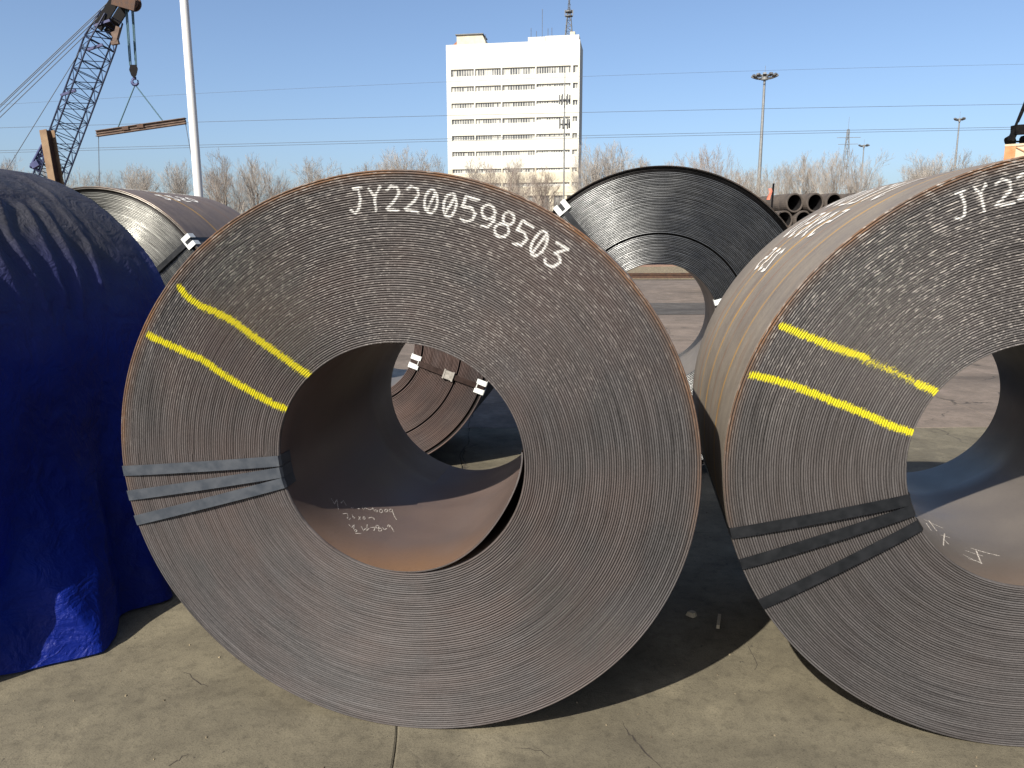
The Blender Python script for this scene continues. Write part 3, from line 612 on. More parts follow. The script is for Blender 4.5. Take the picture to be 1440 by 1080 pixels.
for k in range(nS):
    u_ = s[k]
    if u_ < .22: q_ = u_/.22; x_ = -RT-.13*(1-q_)**2-.02; z_ = .012+.923*q_; nx_, nz_ = -1, 0
    elif u_ > .78: q_ = (u_-.78)/.22; x_ = RT+.13*q_**2+.02*q_; z_ = .012+.923*(1-q_); nx_, nz_ = 1, .15*q_
    else:
        a = math.pi*(1-(u_-.22)/.56); x_ = RT*math.cos(a); z_ = .935+RT*math.sin(a); nx_, nz_ = math.cos(a), math.sin(a)
        if u_ < .23: x_ -= .0
    prof.append((x_, z_, nx_, nz_))
prof = np.array(prof)
vv = np.linspace(0, LT, nV)
S, Vv = np.meshgrid(s, vv)
PX = np.interp(S, s, prof[:, 0]); PZ = np.interp(S, s, prof[:, 1]); NX = np.interp(S, s, prof[:, 2]); NZ = np.interp(S, s, prof[:, 3])
down = np.clip((.95-PZ)/.95, 0, 1)               # how far below the drum's middle
arc = S*4.9
W_ = .005*vnoise(arc*2, Vv*3, 1)+.004*vnoise(arc*7+1.2*vnoise(arc*3, Vv*3, 44), Vv*7, 2)+.003*vnoise(arc*20, Vv*20, 5)
wr1 = vnoise(arc*2.2+Vv*3.2, Vv*5.5-arc*1.1, 51); wr2 = vnoise(arc*5+Vv*7, Vv*9-arc*3, 52)
W_ += (.014*(1-np.abs(wr1)*2.2)+.007*(1-np.abs(wr2)*2.2))*np.clip(down*2+.04, 0, 1)    # crumpled ridges
ph = Vv*9+1.5*vnoise(arc*.8, Vv*1.4, 3)+1.2*down
fold = np.abs(np.sin(ph))**1.5*(.03+.085*down**1.2)*np.clip(down*3, 0, 1)
fold2 = .022*np.clip(down*1.6, 0, 1)*(vnoise(arc*.9+Vv*3.0, Vv*8, 9))
# gathered creases near the upper right shoulder
cr_ = np.exp(-((arc-3.25-.2*(Vv-.6))/.26)**2)*np.exp(-((Vv-.55)/.20)**2)
crs = cr_*.030*np.abs(np.sin((Vv-.45*(arc-3.0))*19+1.3*vnoise(arc*2, Vv*2, 11)))**.7
crs = crs*.3
for cl in ([(3.0, 1.06), (3.2, .97), (3.35, .93), (3.52, .84)], [(3.03, .95), (3.2, .86), (3.48, .76)], [(3.0, .84), (3.2, .70), (3.5, .64)], [(3.04, 1.16), (3.22, 1.12), (3.42, 1.03)], [(3.1, .66), (3.3, .55), (3.5, .52)], [(2.75, 1.3), (3.0, 1.2), (3.15, 1.17)]):
    dl = np.full(arc.shape, 9.)
    for (a_0, v_0), (a_1, v_1) in zip(cl[:-1], cl[1:]):
        q_a, q_v = a_1-a_0, v_1-v_0; tt_ = np.clip(((arc-a_0)*q_a+(Vv-v_0)*q_v)/(q_a**2+q_v**2), 0, 1); dl = np.minimum(dl, np.hypot(arc-a_0-tt_*q_a, Vv-v_0-tt_*q_v))
    am_ = .6+.4*vnoise(arc*6, Vv*6, 61)
    crs = crs+am_*(.012*np.exp(-(dl/.017)**2)-.006*np.exp(-((dl-.05)/.035)**2))
D = W_+fold+fold2+crs
X_ = PX+NX*D; Z_ = np.maximum(PZ+NZ*D*(PZ > .05), .006)
sm_ = np.clip(Vv/.34, 0, 1); sm_ = sm_*sm_*(3-2*sm_); X_ = X_-.24*(1-sm_)*down*(PX > 0)
Yv = Vv+.02*vnoise(arc*2, Vv*2, 21)
Yv[-1] += .03*vnoise(arc[-1]*3, Vv[-1], 8)
V = np.stack([X_, Yv, Z_], -1).reshape(-1, 3)
a = (np.arange(nV-1)[:, None]*nS+np.arange(nS-1)[None]).ravel()
Q = np.stack([a, a+1, a+nS+1, a+nS], -1)
# front sheet, folded over the edge and hanging in front of the face
nK = 60; kk = np.linspace(0, 1, nK+1)[1:]
fr = []
x0, y0, z0 = X_[0], Yv[0], Z_[0]
for k in kk:
    sc_ = 1-k*.985; yy = y0-.05*min(1, k*6)-.03*np.sin(np.linspace(0, 30, nS)+k*3)*np.clip(k*4, 0, 1)*(z0 < 1.4)-.02*vnoise(np.linspace(0, 9, nS), np.full(nS, k*6), 31)
    fr.append(np.stack([x0*sc_, yy, z0*sc_+.55*(1-sc_)*(z0 > .0)], -1))
nb = len(V); V = np.concatenate([V]+fr)
Q2 = []
for k in range(nK):
    i = np.arange(nS-1); r0 = (i if k == 0 else nb+(k-1)*nS+i); r1 = nb+k*nS+i
    Q2.append(np.stack([r0+1, r0, r1, r1+1], -1))
Q = np.concatenate([Q]+Q2)
link('tarpaulin', np_mesh('tarpaulin', V, Q, tm.m), tc_)
fot = contour(.93, .925, (0, 0, 0, 0, 0, 0)); fit_ = contour(.91, .38, (0, 0, 0, 0, 0, 0))
make_wound('wound_strip', tc_, fot, fit_, LT-.02, 20, thetas(96), [M['edge_brown'], M['flank_black'], M['bore_grey']], seed=21, rimw=0)

# small rubbish on the concrete
b = MB(); Mx = Matrix.Translation(at(1010, 888, 2.93).xy.to_3d()+Vector((0, 0, .012))) @ Matrix.Rotation(1.25, 4, 'Z'); b.box(-.05, .05, -.006, .006, -.008, .008, 0, Mx)
tag(b.build('wood_splinter', M['wood']), 'pale splinter of wood lying in the shadow between the two big coils', 'wood')
b = MB(); p = at(973, 870, 3.0)
pts = [(math.cos(k)*.022*(1+.3*math.sin(3*k)), math.sin(k)*.02) for k in np.linspace(0, 5.6, 7)]
b.add([(p.x+x, p.y+y, .0) for x, y in pts]+[(p.x+x*.7, p.y+y*.7, .018) for x, y in pts], [tuple(range(7, 14))]+[(i, (i+1) % 7, 7+(i+1) % 7, 7+i) for i in range(7)])
tag(b.build('stone', M['wood']), 'small pale stone in the shadow beside the wood splinter', 'stone')
b = MB()
for k in range(420):
    X = rnd.uniform(-2.4, 3.2); Y = rnd.uniform(1.5, 4.5) if k < 300 else rnd.uniform(4, 12); r_ = rnd.uniform(.0015, .005)*(1 if k < 400 else 2)
    vs = []
    for j in range(5): a = j*1.257+rnd.random()*.4; vs.append((X+math.cos(a)*r_*rnd.uniform(.7, 1.3), Y+math.sin(a)*r_*rnd.uniform(.7, 1.3), 0))
    vs += [(X+(v_[0]-X)*.6, Y+(v_[1]-Y)*.6, r_*.9) for v_ in vs]
    b.add(vs, [tuple(range(5, 10))]+[(i, (i+1) % 5, 5+(i+1) % 5, 5+i) for i in range(5)])
o = b.build('grit', M['gravel']); tag(o, 'fine loose grit scattered over the concrete', 'grit', kind='stuff')
# ------------------------------------------------------------------ tracks and yard clutter seen through the bores
def strip_plane(name, mat, y0, y1, z, x0=-60, x1=90, n=120, amp=.4, h=.0):
    V = []; 
    for i in range(n+1):
        X = x0+(x1-x0)*i/n
        for Y in (y0, (y0+y1)/2, y1):
            j = amp*float(vnoise(np.array([X*.6]), np.array([Y]), 5)[0]) if Y != (y0+y1)/2 else 0
            V.append((X, Y+j, z+(h*(1+.4*float(vnoise(np.array([X*.9]), np.array([Y]), 6)[0])) if Y == (y0+y1)/2 else 0)))
    b = MB(); b.add(V, [(i*3+k, (i+1)*3+k, (i+1)*3+k+1, i*3+k+1) for i in range(n) for k in (0, 1)], 0, True); return b.build(name, mat)
tag(strip_plane('ballast', M['gravel'], 31.2, 46, -.005, h=.25), kind='structure')
tag(strip_plane('asphalt_patch', M['patch'], 16.2, 19.4, .006, amp=.12), kind='structure')
tag(strip_plane('earth_strip', M['earth'], 45, 80, -.008, h=.9), kind='structure')
for Y in (32.0, 33.45):
    t = empty('crane_rail', (0, Y, 0)); tag(t, 'nearer rusty rail crossing the yard, seen through the rear coil' if Y < 33 else 'farther rusty rail crossing the yard, seen through the rear coil', 'rail')
    MB().box(-55, 85, -.035, .035, .13, .17).build('rail_head', M['rust_dark'], t); MB().box(-55, 85, -.008, .008, .02, .13).build('rail_web', M['rust_dark'], t); MB().box(-55, 85, -.07, .07, 0, .02).build('rail_foot', M['rust_dark'], t)
for k, (X, Y, n, wdt) in enumerate(((11.5, 47, 4, 9), (2, 52, 3, 8))):
    for j in range(n):
        t = MB(); z = .30+j*.34
        t.box(X-wdt/2+rnd.uniform(-.3, .3), X+wdt/2, Y-.16, Y+.16, z, z+.035); t.box(X-wdt/2, X+wdt/2, Y-.16, Y+.16, z+.27, z+.30); t.box(X-wdt/2+.02, X+wdt/2-.02, Y-.012, Y+.012, z+.035, z+.27)
        pos = ['lowest', 'second lowest', 'second highest', 'topmost'] if n == 4 else ['lowest', 'middle', 'topmost']
        tag(t.build('steel_beam', M['rust']), '%s rusty beam of the %s stack beyond the rails' % (pos[j], 'right-hand' if k == 0 else 'left-hand'), 'steel beam', 'rusty beams stacked beyond the rails')

# ------------------------------------------------------------------ stack of large pipes
D = 21.; d = 26.6/F*D*1.012
pc = at(1118.4, 285.6, D); ztop = d/2+d*.866*5; dz = ztop-pc.z
yawp = R(12)
def pipe_mesh():
    L_ = 4.5; ro = d/2*.985; ri = ro*.80; n = 28; V = []; Fs = []
    sec = [(ri, L_), (ri, .02), (ri+.01, 0), (ro-.01, 0), (ro, .02), (ro, .35), (ro-.008, .37), (ro-.008, .40), (ro, .42), (ro, L_), (ri, L_)]
    for r_, y_ in sec:
        for k in range(n): a = 2*math.pi*k/n; V.append((r_*math.cos(a), y_, r_*math.sin(a)))
    for i in range(len(sec)-1):
        for k in range(n): Fs.append((i*n+k, i*n+(k+1) % n, (i+1)*n+(k+1) % n, (i+1)*n+k))
    b = MB(); b.add(V, Fs, 0, False)
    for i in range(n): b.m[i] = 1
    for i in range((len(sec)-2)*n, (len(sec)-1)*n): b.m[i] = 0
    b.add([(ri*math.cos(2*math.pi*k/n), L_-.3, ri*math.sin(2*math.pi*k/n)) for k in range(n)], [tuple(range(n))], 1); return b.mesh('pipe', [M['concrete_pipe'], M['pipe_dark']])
pm = pipe_mesh(); words = ['topmost', 'second', 'third', 'fourth', 'fifth', 'bottom']; nth = ['leftmost', 'second from left', 'third from left', 'fourth from left', 'fifth from left', 'sixth from left', 'seventh from left', 'eighth from left']
for row in range(6):
    for k in range(6):
        X = pc.x+k*d-(d/2 if row % 2 else 0); z = d/2+d*.866*(5-row)
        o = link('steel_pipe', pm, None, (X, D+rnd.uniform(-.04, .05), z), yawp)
        tag(o, '%s open pipe in the %s row of the pipe stack' % (nth[min(k, 7)], words[row]), 'pipe', 'large pipes stacked end-on')
t = empty('rag_on_stick', at(1083, 285, 20.2)); t.location.z = 0
ztop_ = at(1085, 258, 20.2).z
MB().bar((0, 0, 0), (.06, 0, ztop_), .04, .04).build('stick', M['black'], t)
b = MB(); zz = at(1083, 272, 20.2).z
V = [(-.08+.03*math.sin(i*1.3)+.02*j, -.04+.02*math.sin(i*2+j), zz+.12-.07*i) for i in range(5) for j in range(5)]
b.add(V, [(i*5+j, i*5+j+1, i*5+j+6, i*5+j+5) for i in range(4) for j in range(4)], 0, True); b.build('rag', M['salmon'], t)
tag(t, 'small salmon red rag on a dark stick left of the pipe stack', 'marker')

# ------------------------------------------------------------------ white mast at left
pb = at(279, 268, 24); pt = at(257.5, 0, 24)
t = empty('white_mast', (pb.x, 24, 0)); tag(t, 'tall plain white round mast rising behind the left rear coil', 'mast')
MB().tube([(0, 0, .25), (0, 0, 6), (0, 0, 15)], [.135, .125, .105], 20).build('pole', M['white_paint'], t)
b = MB(); b.tube([(0, 0, 0), (0, 0, .03)], .26, 16, smooth=False); b.tube([(0, 0, .03), (0, 0, .26)], [.15, .138], 16); b.build('base_plate', M['galv'], t)

# ------------------------------------------------------------------ crane with lattice boom at left
YB = 45.
def lattice(p0, p1, w0, w1, nb, xa, rad, lr, parent, chname='chord', mat='boom', w2=None):
    p0, p1 = Vector(p0), Vector(p1); d = (p1-p0).normalized(); xa = (Vector(xa)-d*Vector(xa).dot(d)).normalized(); ya = d.cross(xa)
    cs = [(-1, -1), (1, -1), (1, 1), (-1, 1)]
    def pt_(i, k): w_ = w0+(w1-w0)*i/nb; return p0.lerp(p1, i/nb)+xa*cs[k][0]*w_/2+ya*cs[k][1]*w_/2
    for k in range(4): MB().tube([pt_(0, k), pt_(nb, k)], rad, 6).build(chname, M[mat], parent)
    b = MB()
    for i in range(nb):
        for k in range(4):
            k2 = (k+1) % 4
            b.tube([pt_(i, k), pt_(i, k2)], lr, 4, cap=False); b.tube([pt_(i, k), pt_(i+1, k2)] if (i+k) % 2 else [pt_(i, k2), pt_(i+1, k)], lr, 4, cap=False)
    for k in range(4): b.tube([pt_(nb, k), pt_(nb, (k+1) % 4)], lr, 4, cap=False)
    b.build('lacing', M[mat], parent)
foot = at(40, 330, YB); low = at(84, 243, YB); mid = at(140, 62, YB); head = at(157, 24, YB); tip = at(176, -6, YB)
t = empty('lattice_crane', (foot.x-1.5, YB, 0)); tag(t, 'indigo lattice boom crane at the upper left with a rusty head', 'crane')
o_ = Vector((foot.x-1.5, YB, 0))
def loc(v): return Vector(v)-o_
lattice(loc(foot), loc(mid), 1.35, 1.30, 19, (1, .8, 0), .045, .022, t, 'boom_chord')
lattice(loc(mid), loc(head), 1.30, .95, 3, (1, .8, 0), .045, .026, t, 'boom_chord')
for (u, v) in ((150, 32), (140, 66), (102, 130)):
    b = MB(); p = loc(at(u-4, v, YB-.6)); b.bar(p+Vector((-.5, 0, -.15)), p+Vector((.35, 0, .12)), .12, .12); b.build('boom_bracket', M['indigo'], t)
dd = (Vector(tip)-Vector(head)).normalized()
hb = MB()
for sy in (-.55, .55): hb.bar(loc(head)+Vector((0, sy, 0))-dd*.9, loc(tip)+Vector((0, sy, 0))+dd*.3, .10, .52, up=(0, 0, 1))
hb.bar(loc(head)-dd*.6, loc(head)-dd*.1, 1.0, .5); hb.bar(loc(at(168, 10, YB)), loc(at(172, 2, YB)), .9, .6)
hb.build('boom_head', M['black'], t)
b = MB()
for sy in (-.65, -.25, .25, .65):
    c = loc(at(180, 0, YB))+Vector((0, sy, 0)); b.tube([c-Vector((0, .05, 0)), c+Vector((0, .05, 0))], .42, 20, smooth=False)
b.build('sheave', M['rust_dark'], t)
b = MB(); b.bar(loc(at(158, -1, YB-.8)), loc(at(190, 8, YB-.8)), .12, .55); b.bar(loc(at(166, -8, YB-.8)), loc(at(188, 4, YB-.8)), .10, .6); b.build('head_plate', M['rust_dark'], t)
b = MB(); b.bar(loc(at(162, 58, YB-.7)), loc(at(167, 38, YB-.7)), .22, .22); b.bar(loc(at(158, 50, YB-.7)), loc(at(166, 47, YB-.7)), .15, .3); b.bar(loc(at(157, 61, YB-.7)), loc(at(167, 59, YB-.7)), .2, .2); b.build('limit_switch_box', M['beam_brown'], t)
gan = at(-60, 213, YB)
b = None
for i, (u, v, u2, v2) in enumerate(((153, 2, -60, 205), (151, 12, -60, 215), (148, 22, -60, 223), (154, 4, -60, 208))):
    MB().tube([loc(at(u, v, YB-.5+i*.35)), loc(at(u2, v2, YB-.5+i*.35))], .022, 5).build('pendant_line', M['wire'], t)
MB().tube([loc(at(118, 63, YB)), loc(at(-5, 262, YB))], .02, 5).build('pendant_line', M['wire'], t)
# gantry, house and crawlers, mostly behind the coils
gx = gan.x-o_.x
for sy in (-1.1, 1.1):
    MB().bar((gx, sy, gan.z), (gx-1.2, sy, 2.8), .2, .2).build('gantry_leg', M['indigo'], t); MB().bar((gx, sy, gan.z), (.2, sy, 2.8), .16, .16).build('gantry_leg', M['indigo'], t)
    tr = MB()
    prof_ = [(-3.1, .55), (-2.8, .1), (2.8, .1), (3.1, .55), (2.8, .95), (-2.8, .95)]
    yy0, yy1 = sy*1.75-.38, sy*1.75+.38
    tr.add([(x-.8, yy0, z) for x, z in prof_]+[(x-.8, yy1, z) for x, z in prof_], [tuple(range(6)), tuple(range(11, 5, -1))]+[(i, 6+i, 6+(i+1) % 6, (i+1) % 6) for i in range(6)])
    tr.build('crawler_track', M['black'], t)
hs = MB(); hs.box(-4.6, 1.2, -1.5, 1.5, 1.25, 3.3); hs.box(-4.7, -3.6, -1.55, 1.55, 1.1, 2.6); hs.build('machine_house', M['indigo'], t)
cb = MB(); cb.box(1.2, 2.3, -1.5, -.5, 1.3, 3.0); cb.build('cab', M['indigo'], t); MB().box(1.3, 2.32, -1.515, -.6, 2.1, 2.85).build('cab_window', M['glass'], t)
lattice(loc(at(49, 237, YB)), loc(at(63, 206, YB)), .45, .3, 5, (1, .5, 0), .06, .035, t, 'mast_chord', 'indigo')
MB().bar(loc(at(46, 234, YB-.4)), loc(at(55, 229, YB-.4)), .3, .3).build('mast_bracket', M['indigo'], t)

hk = empty('hook_block', at(188, 98, YB)); tag(hk, 'dark crane hook block hanging on teal ropes above the spreader beam', 'hook block')
h0 = Vector(hk.location)
def hl(u, v, y=YB): return Vector(at(u, v, y))-h0
for (u, v, u2, v2) in ((176.5, 10, 182.5, 92), (178.5, 10, 184.5, 92), (185, 8, 190.5, 92), (187, 8, 192, 92)):
    MB().tube([hl(u, v), hl(u2, v2)], .035, 5).build('hoist_rope', M['rope'], hk)
b = MB(); Vb = []
for sy in (-.28, .28):
    for (u, v) in ((183, 91), (192, 91), (194, 97), (192, 106), (188.5, 110), (184.5, 106), (181.5, 98)): Vb.append(hl(u, v, YB+sy))
b.add(Vb, [tuple(range(7)), tuple(range(13, 6, -1))]+[(i, 7+i, 7+(i+1) % 7, (i+1) % 7) for i in range(7)]); b.build('sheave_case', M['black'], hk)
b = MB(); cc = hl(190, 115)
b.tube([hl(189, 108), hl(189.5, 112)], .10, 8)
b.tube([cc+Vector((.17*math.cos(a), 0, .17*math.sin(a))) for a in np.linspace(1.6, 6.9, 12)], [.05, .06, .075, .085, .09, .09, .085, .08, .07, .06, .045, .03], 8); b.build('hook', M['indigo'], hk)
sp_ = empty('spreader_beam', at(198, 179, YB)); tag(sp_, 'rusty brown spreader beam hanging tilted from the crane hook by two slings', 'spreader beam'); s0 = Vector(sp_.location)
def sl_(u, v, y=YB): return Vector(at(u, v, y))-s0
a_, b_ = sl_(136, 188), sl_(261, 170)
bm = MB(); bm.bar(a_, b_, .20, .05); up_ = Vector((0, 0, .145)); bm.bar(a_+up_, b_+up_, .30, .035); bm.bar(a_-up_, b_-up_, .30, .035); bm.bar(a_, b_, .10, .26); bm.build('beam', M['beam_brown'], sp_)
for (u, v) in ((178, 181), (199, 178)): 
    c = sl_(u, v); MB().bar(c+Vector((-.18, -.16, 0)), c+Vector((.18, -.16, .02)), .04, .2).build('lug_plate', M['rust_dark'], sp_)
for u, v in ((166, 179), (229, 170)): MB().tube([sl_(190, 119), sl_(u, v)], .035, 5).build('sling', M['rope'], sp_)
MB().tube([sl_(138.5, 191), sl_(140.5, 300)], .02, 5).build('tag_chain', M['wire'], sp_)
MB().tube([sl_(261, 174), sl_(270, 225), sl_(276, 300)], .02, 5).build('tag_chain', M['wire'], sp_)

p_ = at(66, 183, 25); q_ = at(80, 262, 25); dpp = (Vector(q_)-Vector(p_)); base_ = Vector(p_)+dpp*(p_.z/(-dpp.z))
t = empty('rusty_column', base_); tag(t, 'tan rusty steel column leaning slightly in front of the crane boom', 'steel column')
tl_ = Vector(p_)-base_; ax = Vector((.93, -.36, 0)); 
b = MB(); b.bar(Vector((0, 0, 0)), tl_, .30, .03, up=(0, 1, 0)) if False else None
dv = tl_.normalized(); xa = (ax-dv*ax.dot(dv)).normalized(); ya = dv.cross(xa)
def prism(b, cx, cy, wx, wy):
    vs = [P+xa*(cx+i*wx/2)+ya*(cy+j*wy/2) for P in (Vector((0, 0, 0)), tl_) for i, j in ((-1, -1), (1, -1), (1, 1), (-1, 1))]
    b.add(vs, [(0, 3, 2, 1), (4, 5, 6, 7), (0, 1, 5, 4), (1, 2, 6, 5), (2, 3, 7, 6), (3, 0, 4, 7)])
f1 = MB(); prism(f1, 0, -.14, .30, .02); f1.build('flange', M['beam_tan'], t); f1 = MB(); prism(f1, 0, .14, .30, .02); f1.build('flange', M['beam_tan'], t); f1 = MB(); prism(f1, 0, 0, .016, .26); f1.build('web', M['rust_dark'], t)

# ------------------------------------------------------------------ orange crane at the right edge
YC = 30.; c0 = at(1415, 203, YC); zt = c0.z
cdir = R(-34); t = empty('orange_crane', (c0.x+1.6*math.cos(cdir), YC+1.6*math.sin(cdir), 0), cdir); tag(t, 'orange machine house of a crane at the right edge with dark gantry above', 'crane')
b = MB(); b.box(-1.6, 2.6, 0, 3.2, 1.4, zt-.08)
b.build('machine_house', M['cream'], t)
for x0_, x1_ in ((-1.62, -1.28), (.0, .16), (2.3, 2.62)): MB().box(x0_, x1_, -.03, -.002, 1.4, zt-.08).build('corner_post', M['orange'], t)
MB().box(-1.63, -1.602, 0, 3.2, 1.4, zt-.08).build('side_panel', M['orange'], t)
MB().box(-1.64, 2.64, -.04, 3.24, zt-.08, zt).build('roof', M['cream'], t)
MB().bar((-1.28, -.02, zt-.9), (.0, -.02, zt-.12), .03, .05, up=(0, 1, 0)).build('brace', M['orange'], t); MB().bar((-1.28, -.02, zt-.12), (.0, -.02, zt-.9), .03, .05, up=(0, 1, 0)).build('brace', M['orange'], t)
o2_ = Vector(t.location)
rinv = Matrix.Rotation(-cdir, 3, 'Z')
def l2(u, v, dy=1.):
    return rinv @ (Vector(at(u, v, YC+dy))-o2_)
b = MB(); b.tube([l2(1417, 200), l2(1424, 196)], .2, 10); b.build('winch_drum', M['black'], t)
for dy in (.6, 2.4):
    MB().bar(l2(1421, 198, dy), l2(1428, 183, dy), .18, .18).build('gantry_leg', M['black'], t)
    MB().bar(l2(1425, 183, dy), l2(1475, 180, dy), .35, .35).build('gantry_beam', M['black'], t)
    MB().bar(l2(1427, 180, dy), l2(1452, 118, dy), .07, .07).build('stay', M['black'], t); MB().bar(l2(1432, 172, dy), l2(1452, 128, dy), .04, .04).build('stay', M['black'], t)
MB().bar(l2(1421, 199), l2(1470, 199), .06, .06).build('handrail', M['black'], t); b = MB(); b.tube([l2(1438, 199), l2(1446, 197)], .22, 10); b.build('winch_drum', M['black'], t)
for sy in (0, 2.4):
    tr = MB(); tr.add([(x+.5, sy, z) for x, z in prof_]+[(x+.5, sy+.8, z) for x, z in prof_], [tuple(range(6)), tuple(range(11, 5, -1))]+[(i, 6+i, 6+(i+1) % 6, (i+1) % 6) for i in range(6)]); tr.build('crawler_track', M['black'], t)
MB().box(-.6, 1.6, .6, 2.6, .9, 1.4).build('turntable', M['black'], t)
MB().bar((1.8, 1.5, 1.8), (15, 1.5, 14), .9, .9).build('boom', M['orange'], t)

# ------------------------------------------------------------------ high mast lights
def high_mast(px, pyt, Y, label, ring, nl, rad=.28):
    p = at(px, pyt, Y); t = empty('high_mast_light', (p.x, Y, 0)); tag(t, label, 'light mast', 'high mast lights over the yard')
    H_ = p.z
    MB().tube([(0, 0, 0), (0, 0, H_*.5), (0, 0, H_)], [rad*1.5, rad, rad*.65], 10).build('pole', M['galv'], t)
    b = MB(); b.tube([(0, 0, H_-.5), (0, 0, H_+.25)], .55 if ring > 1.5 else .25, 12); b.tube([(ring*math.cos(a), ring*math.sin(a), H_) for a in np.linspace(0, 2*math.pi, 25)], .07, 5, cap=False)
    for k in range(4): a = k*math.pi/2+.4; b.bar((0, 0, H_), (ring*math.cos(a), ring*math.sin(a), H_), .08, .1)
    b.build('lamp_ring', M['galv'], t)
    MB().tube([(0, 0, H_), (0, 0, H_+1.7)], .03, 4).build('lightning_rod', M['galv'], t)
    lm = None
    for k in range(nl):
        a = 2*math.pi*k/nl+.2; c = Vector((ring*math.cos(a), ring*math.sin(a), H_-.1)); e = Vector((math.cos(a), math.sin(a), 0))
        q = MB(); q.bar(c-e*.35, c+e*.35+Vector((0, 0, .28)), .55, .28); q.build('lamp', M['lampgrey'], t)
high_mast(1075.5, 108, 132, 'tallest high mast light with a round ring of lamps above the trees', 1.75, 12)
high_mast(1349.5, 168, 178, 'slim distant mast light with T-shaped head near the right edge', 1.0, 4, .22)
high_mast(1215, 205, 215, 'short distant mast light standing among the trees at right', 1.2, 4, .2)
# small cross-arm pylon beside it
p = at(1193, 182, 200); t = empty('pylon', (p.x, 200, 0)); tag(t, 'thin grey pylon with cross-arms standing behind the trees at right', 'pylon')
lattice((0, 0, 0), (0, 0, p.z), 3., .4, 16, (1, 0, 0), .07, .04, t, 'leg', 'galv')
for z_, w_ in ((p.z-2.0, 3.6), (p.z-3.6, 3.0)): MB().bar((-w_*.75, 0, z_), (w_*.9, 0, z_+.1), .12, .12).build('crossarm', M['galv'], t)
MB().tube([(0, 0, p.z), (0, 0, p.z+3)], .04, 4).build('rod', M['galv'], t)

# ------------------------------------------------------------------ overhead wires
def wire(pts, Y, label, r_=.022):
    P = [at(u, v, Y) for u, v in pts]; xs = [p.x for p in P]; zs = [p.z for p in P]
    a0, a1 = xs[0], xs[-1]; X = np.linspace(a0, a1, 40)
    cf = np.polyfit(xs, zs, 2); Z = np.polyval(cf, X)
    b = MB(); b.tube([(x, Y, z) for x, z in zip(X, Z)], r_, 4); tag(b.build('power_line', M['wire']), label, 'power line', 'overhead wires crossing the sky')
wire([(-120, 152), (0, 147), (300, 136), (640, 115), (840, 103), (1040, 99), (1440, 91), (1560, 89)], 96, 'highest faint overhead wire crossing the whole sky', .013)
wire([(-120, 182), (0, 180), (360, 173), (630, 163), (815, 155), (1040, 153), (1440, 147), (1560, 145)], 94, 'overhead wire second from the top, crossing behind the spreader beam')
wire([(-120, 214), (0, 212), (360, 205), (640, 195), (815, 189), (1040, 185), (1440, 179), (1560, 177)], 92, 'upper wire of the lowest pair of overhead wires')
wire([(-120, 217), (0, 215), (360, 208), (640, 199), (815, 192), (1040, 188), (1440, 182), (1560, 180)], 93.2, 'lower wire of the lowest pair of overhead wires')

# ------------------------------------------------------------------ office tower
DB = 167.; yb = R(-9); cr0 = at(813, 260, DB); Wd = 28.2
org = Vector((cr0.x-Wd*math.cos(yb), DB-Wd*math.sin(yb), 0))
t = empty('office_tower', org, yb); tag(t, 'white multi-storey office tower with rows of windows and a roof antenna', 'building')
def zrow(py): return at(760, py, DB+1.).z
HT = at(805, 56, DB+.3).z; DP = 9.
rows = [(93, 103.5), (117.5, 125.5), (141.5, 149), (164.5, 172), (188, 195), (211, 218), (236, 242), (256.5, 262)]
rows = [(zrow(a), zrow(b)) for a, b in rows]
gz0, gz1 = .2, zrow(271)
groups = [(.035, .21), (.22, .415), (.425, .672), (.682, .935), (.952, .988)]
b = MB(); b.box(.35, Wd-.35, .55, DP-.35, 0, HT-.6); b.build('core', M['wall'], t)
wl = MB(); zs_ = [gz1]+[v for r_ in rows[::-1] for v in (r_[1], r_[0])]+[HT]
for k in range(0, len(zs_)-1, 2):
    wl.box(0, Wd, 0, .55-.003, zs_[k], zs_[k+1], 1 if zs_[k+1] < zrow(236) else 0)
for (z1, z0) in rows:
    xs = [0]+[v for g_ in groups for v in g_]+[1]
    for k in range(0, len(xs), 2): wl.box(xs[k]*Wd, xs[k+1]*Wd, .003, .54, z0, z1, 1 if z0 < zrow(236) else 0)
wl.box(0, .35, .55, DP, 0, HT); wl.box(Wd-.35, Wd, .55, DP, 0, HT); wl.box(.35, Wd-.35, DP-.35, DP, 0, HT)
wl.build('wall', [M['wall'], M['wall_lower']], t)
MB().box(-.15, Wd+.15, -.22, -.003, rows[-1][1]-1.9, rows[-1][1]-1.4).build('string_course', M['wall_lower'], t)
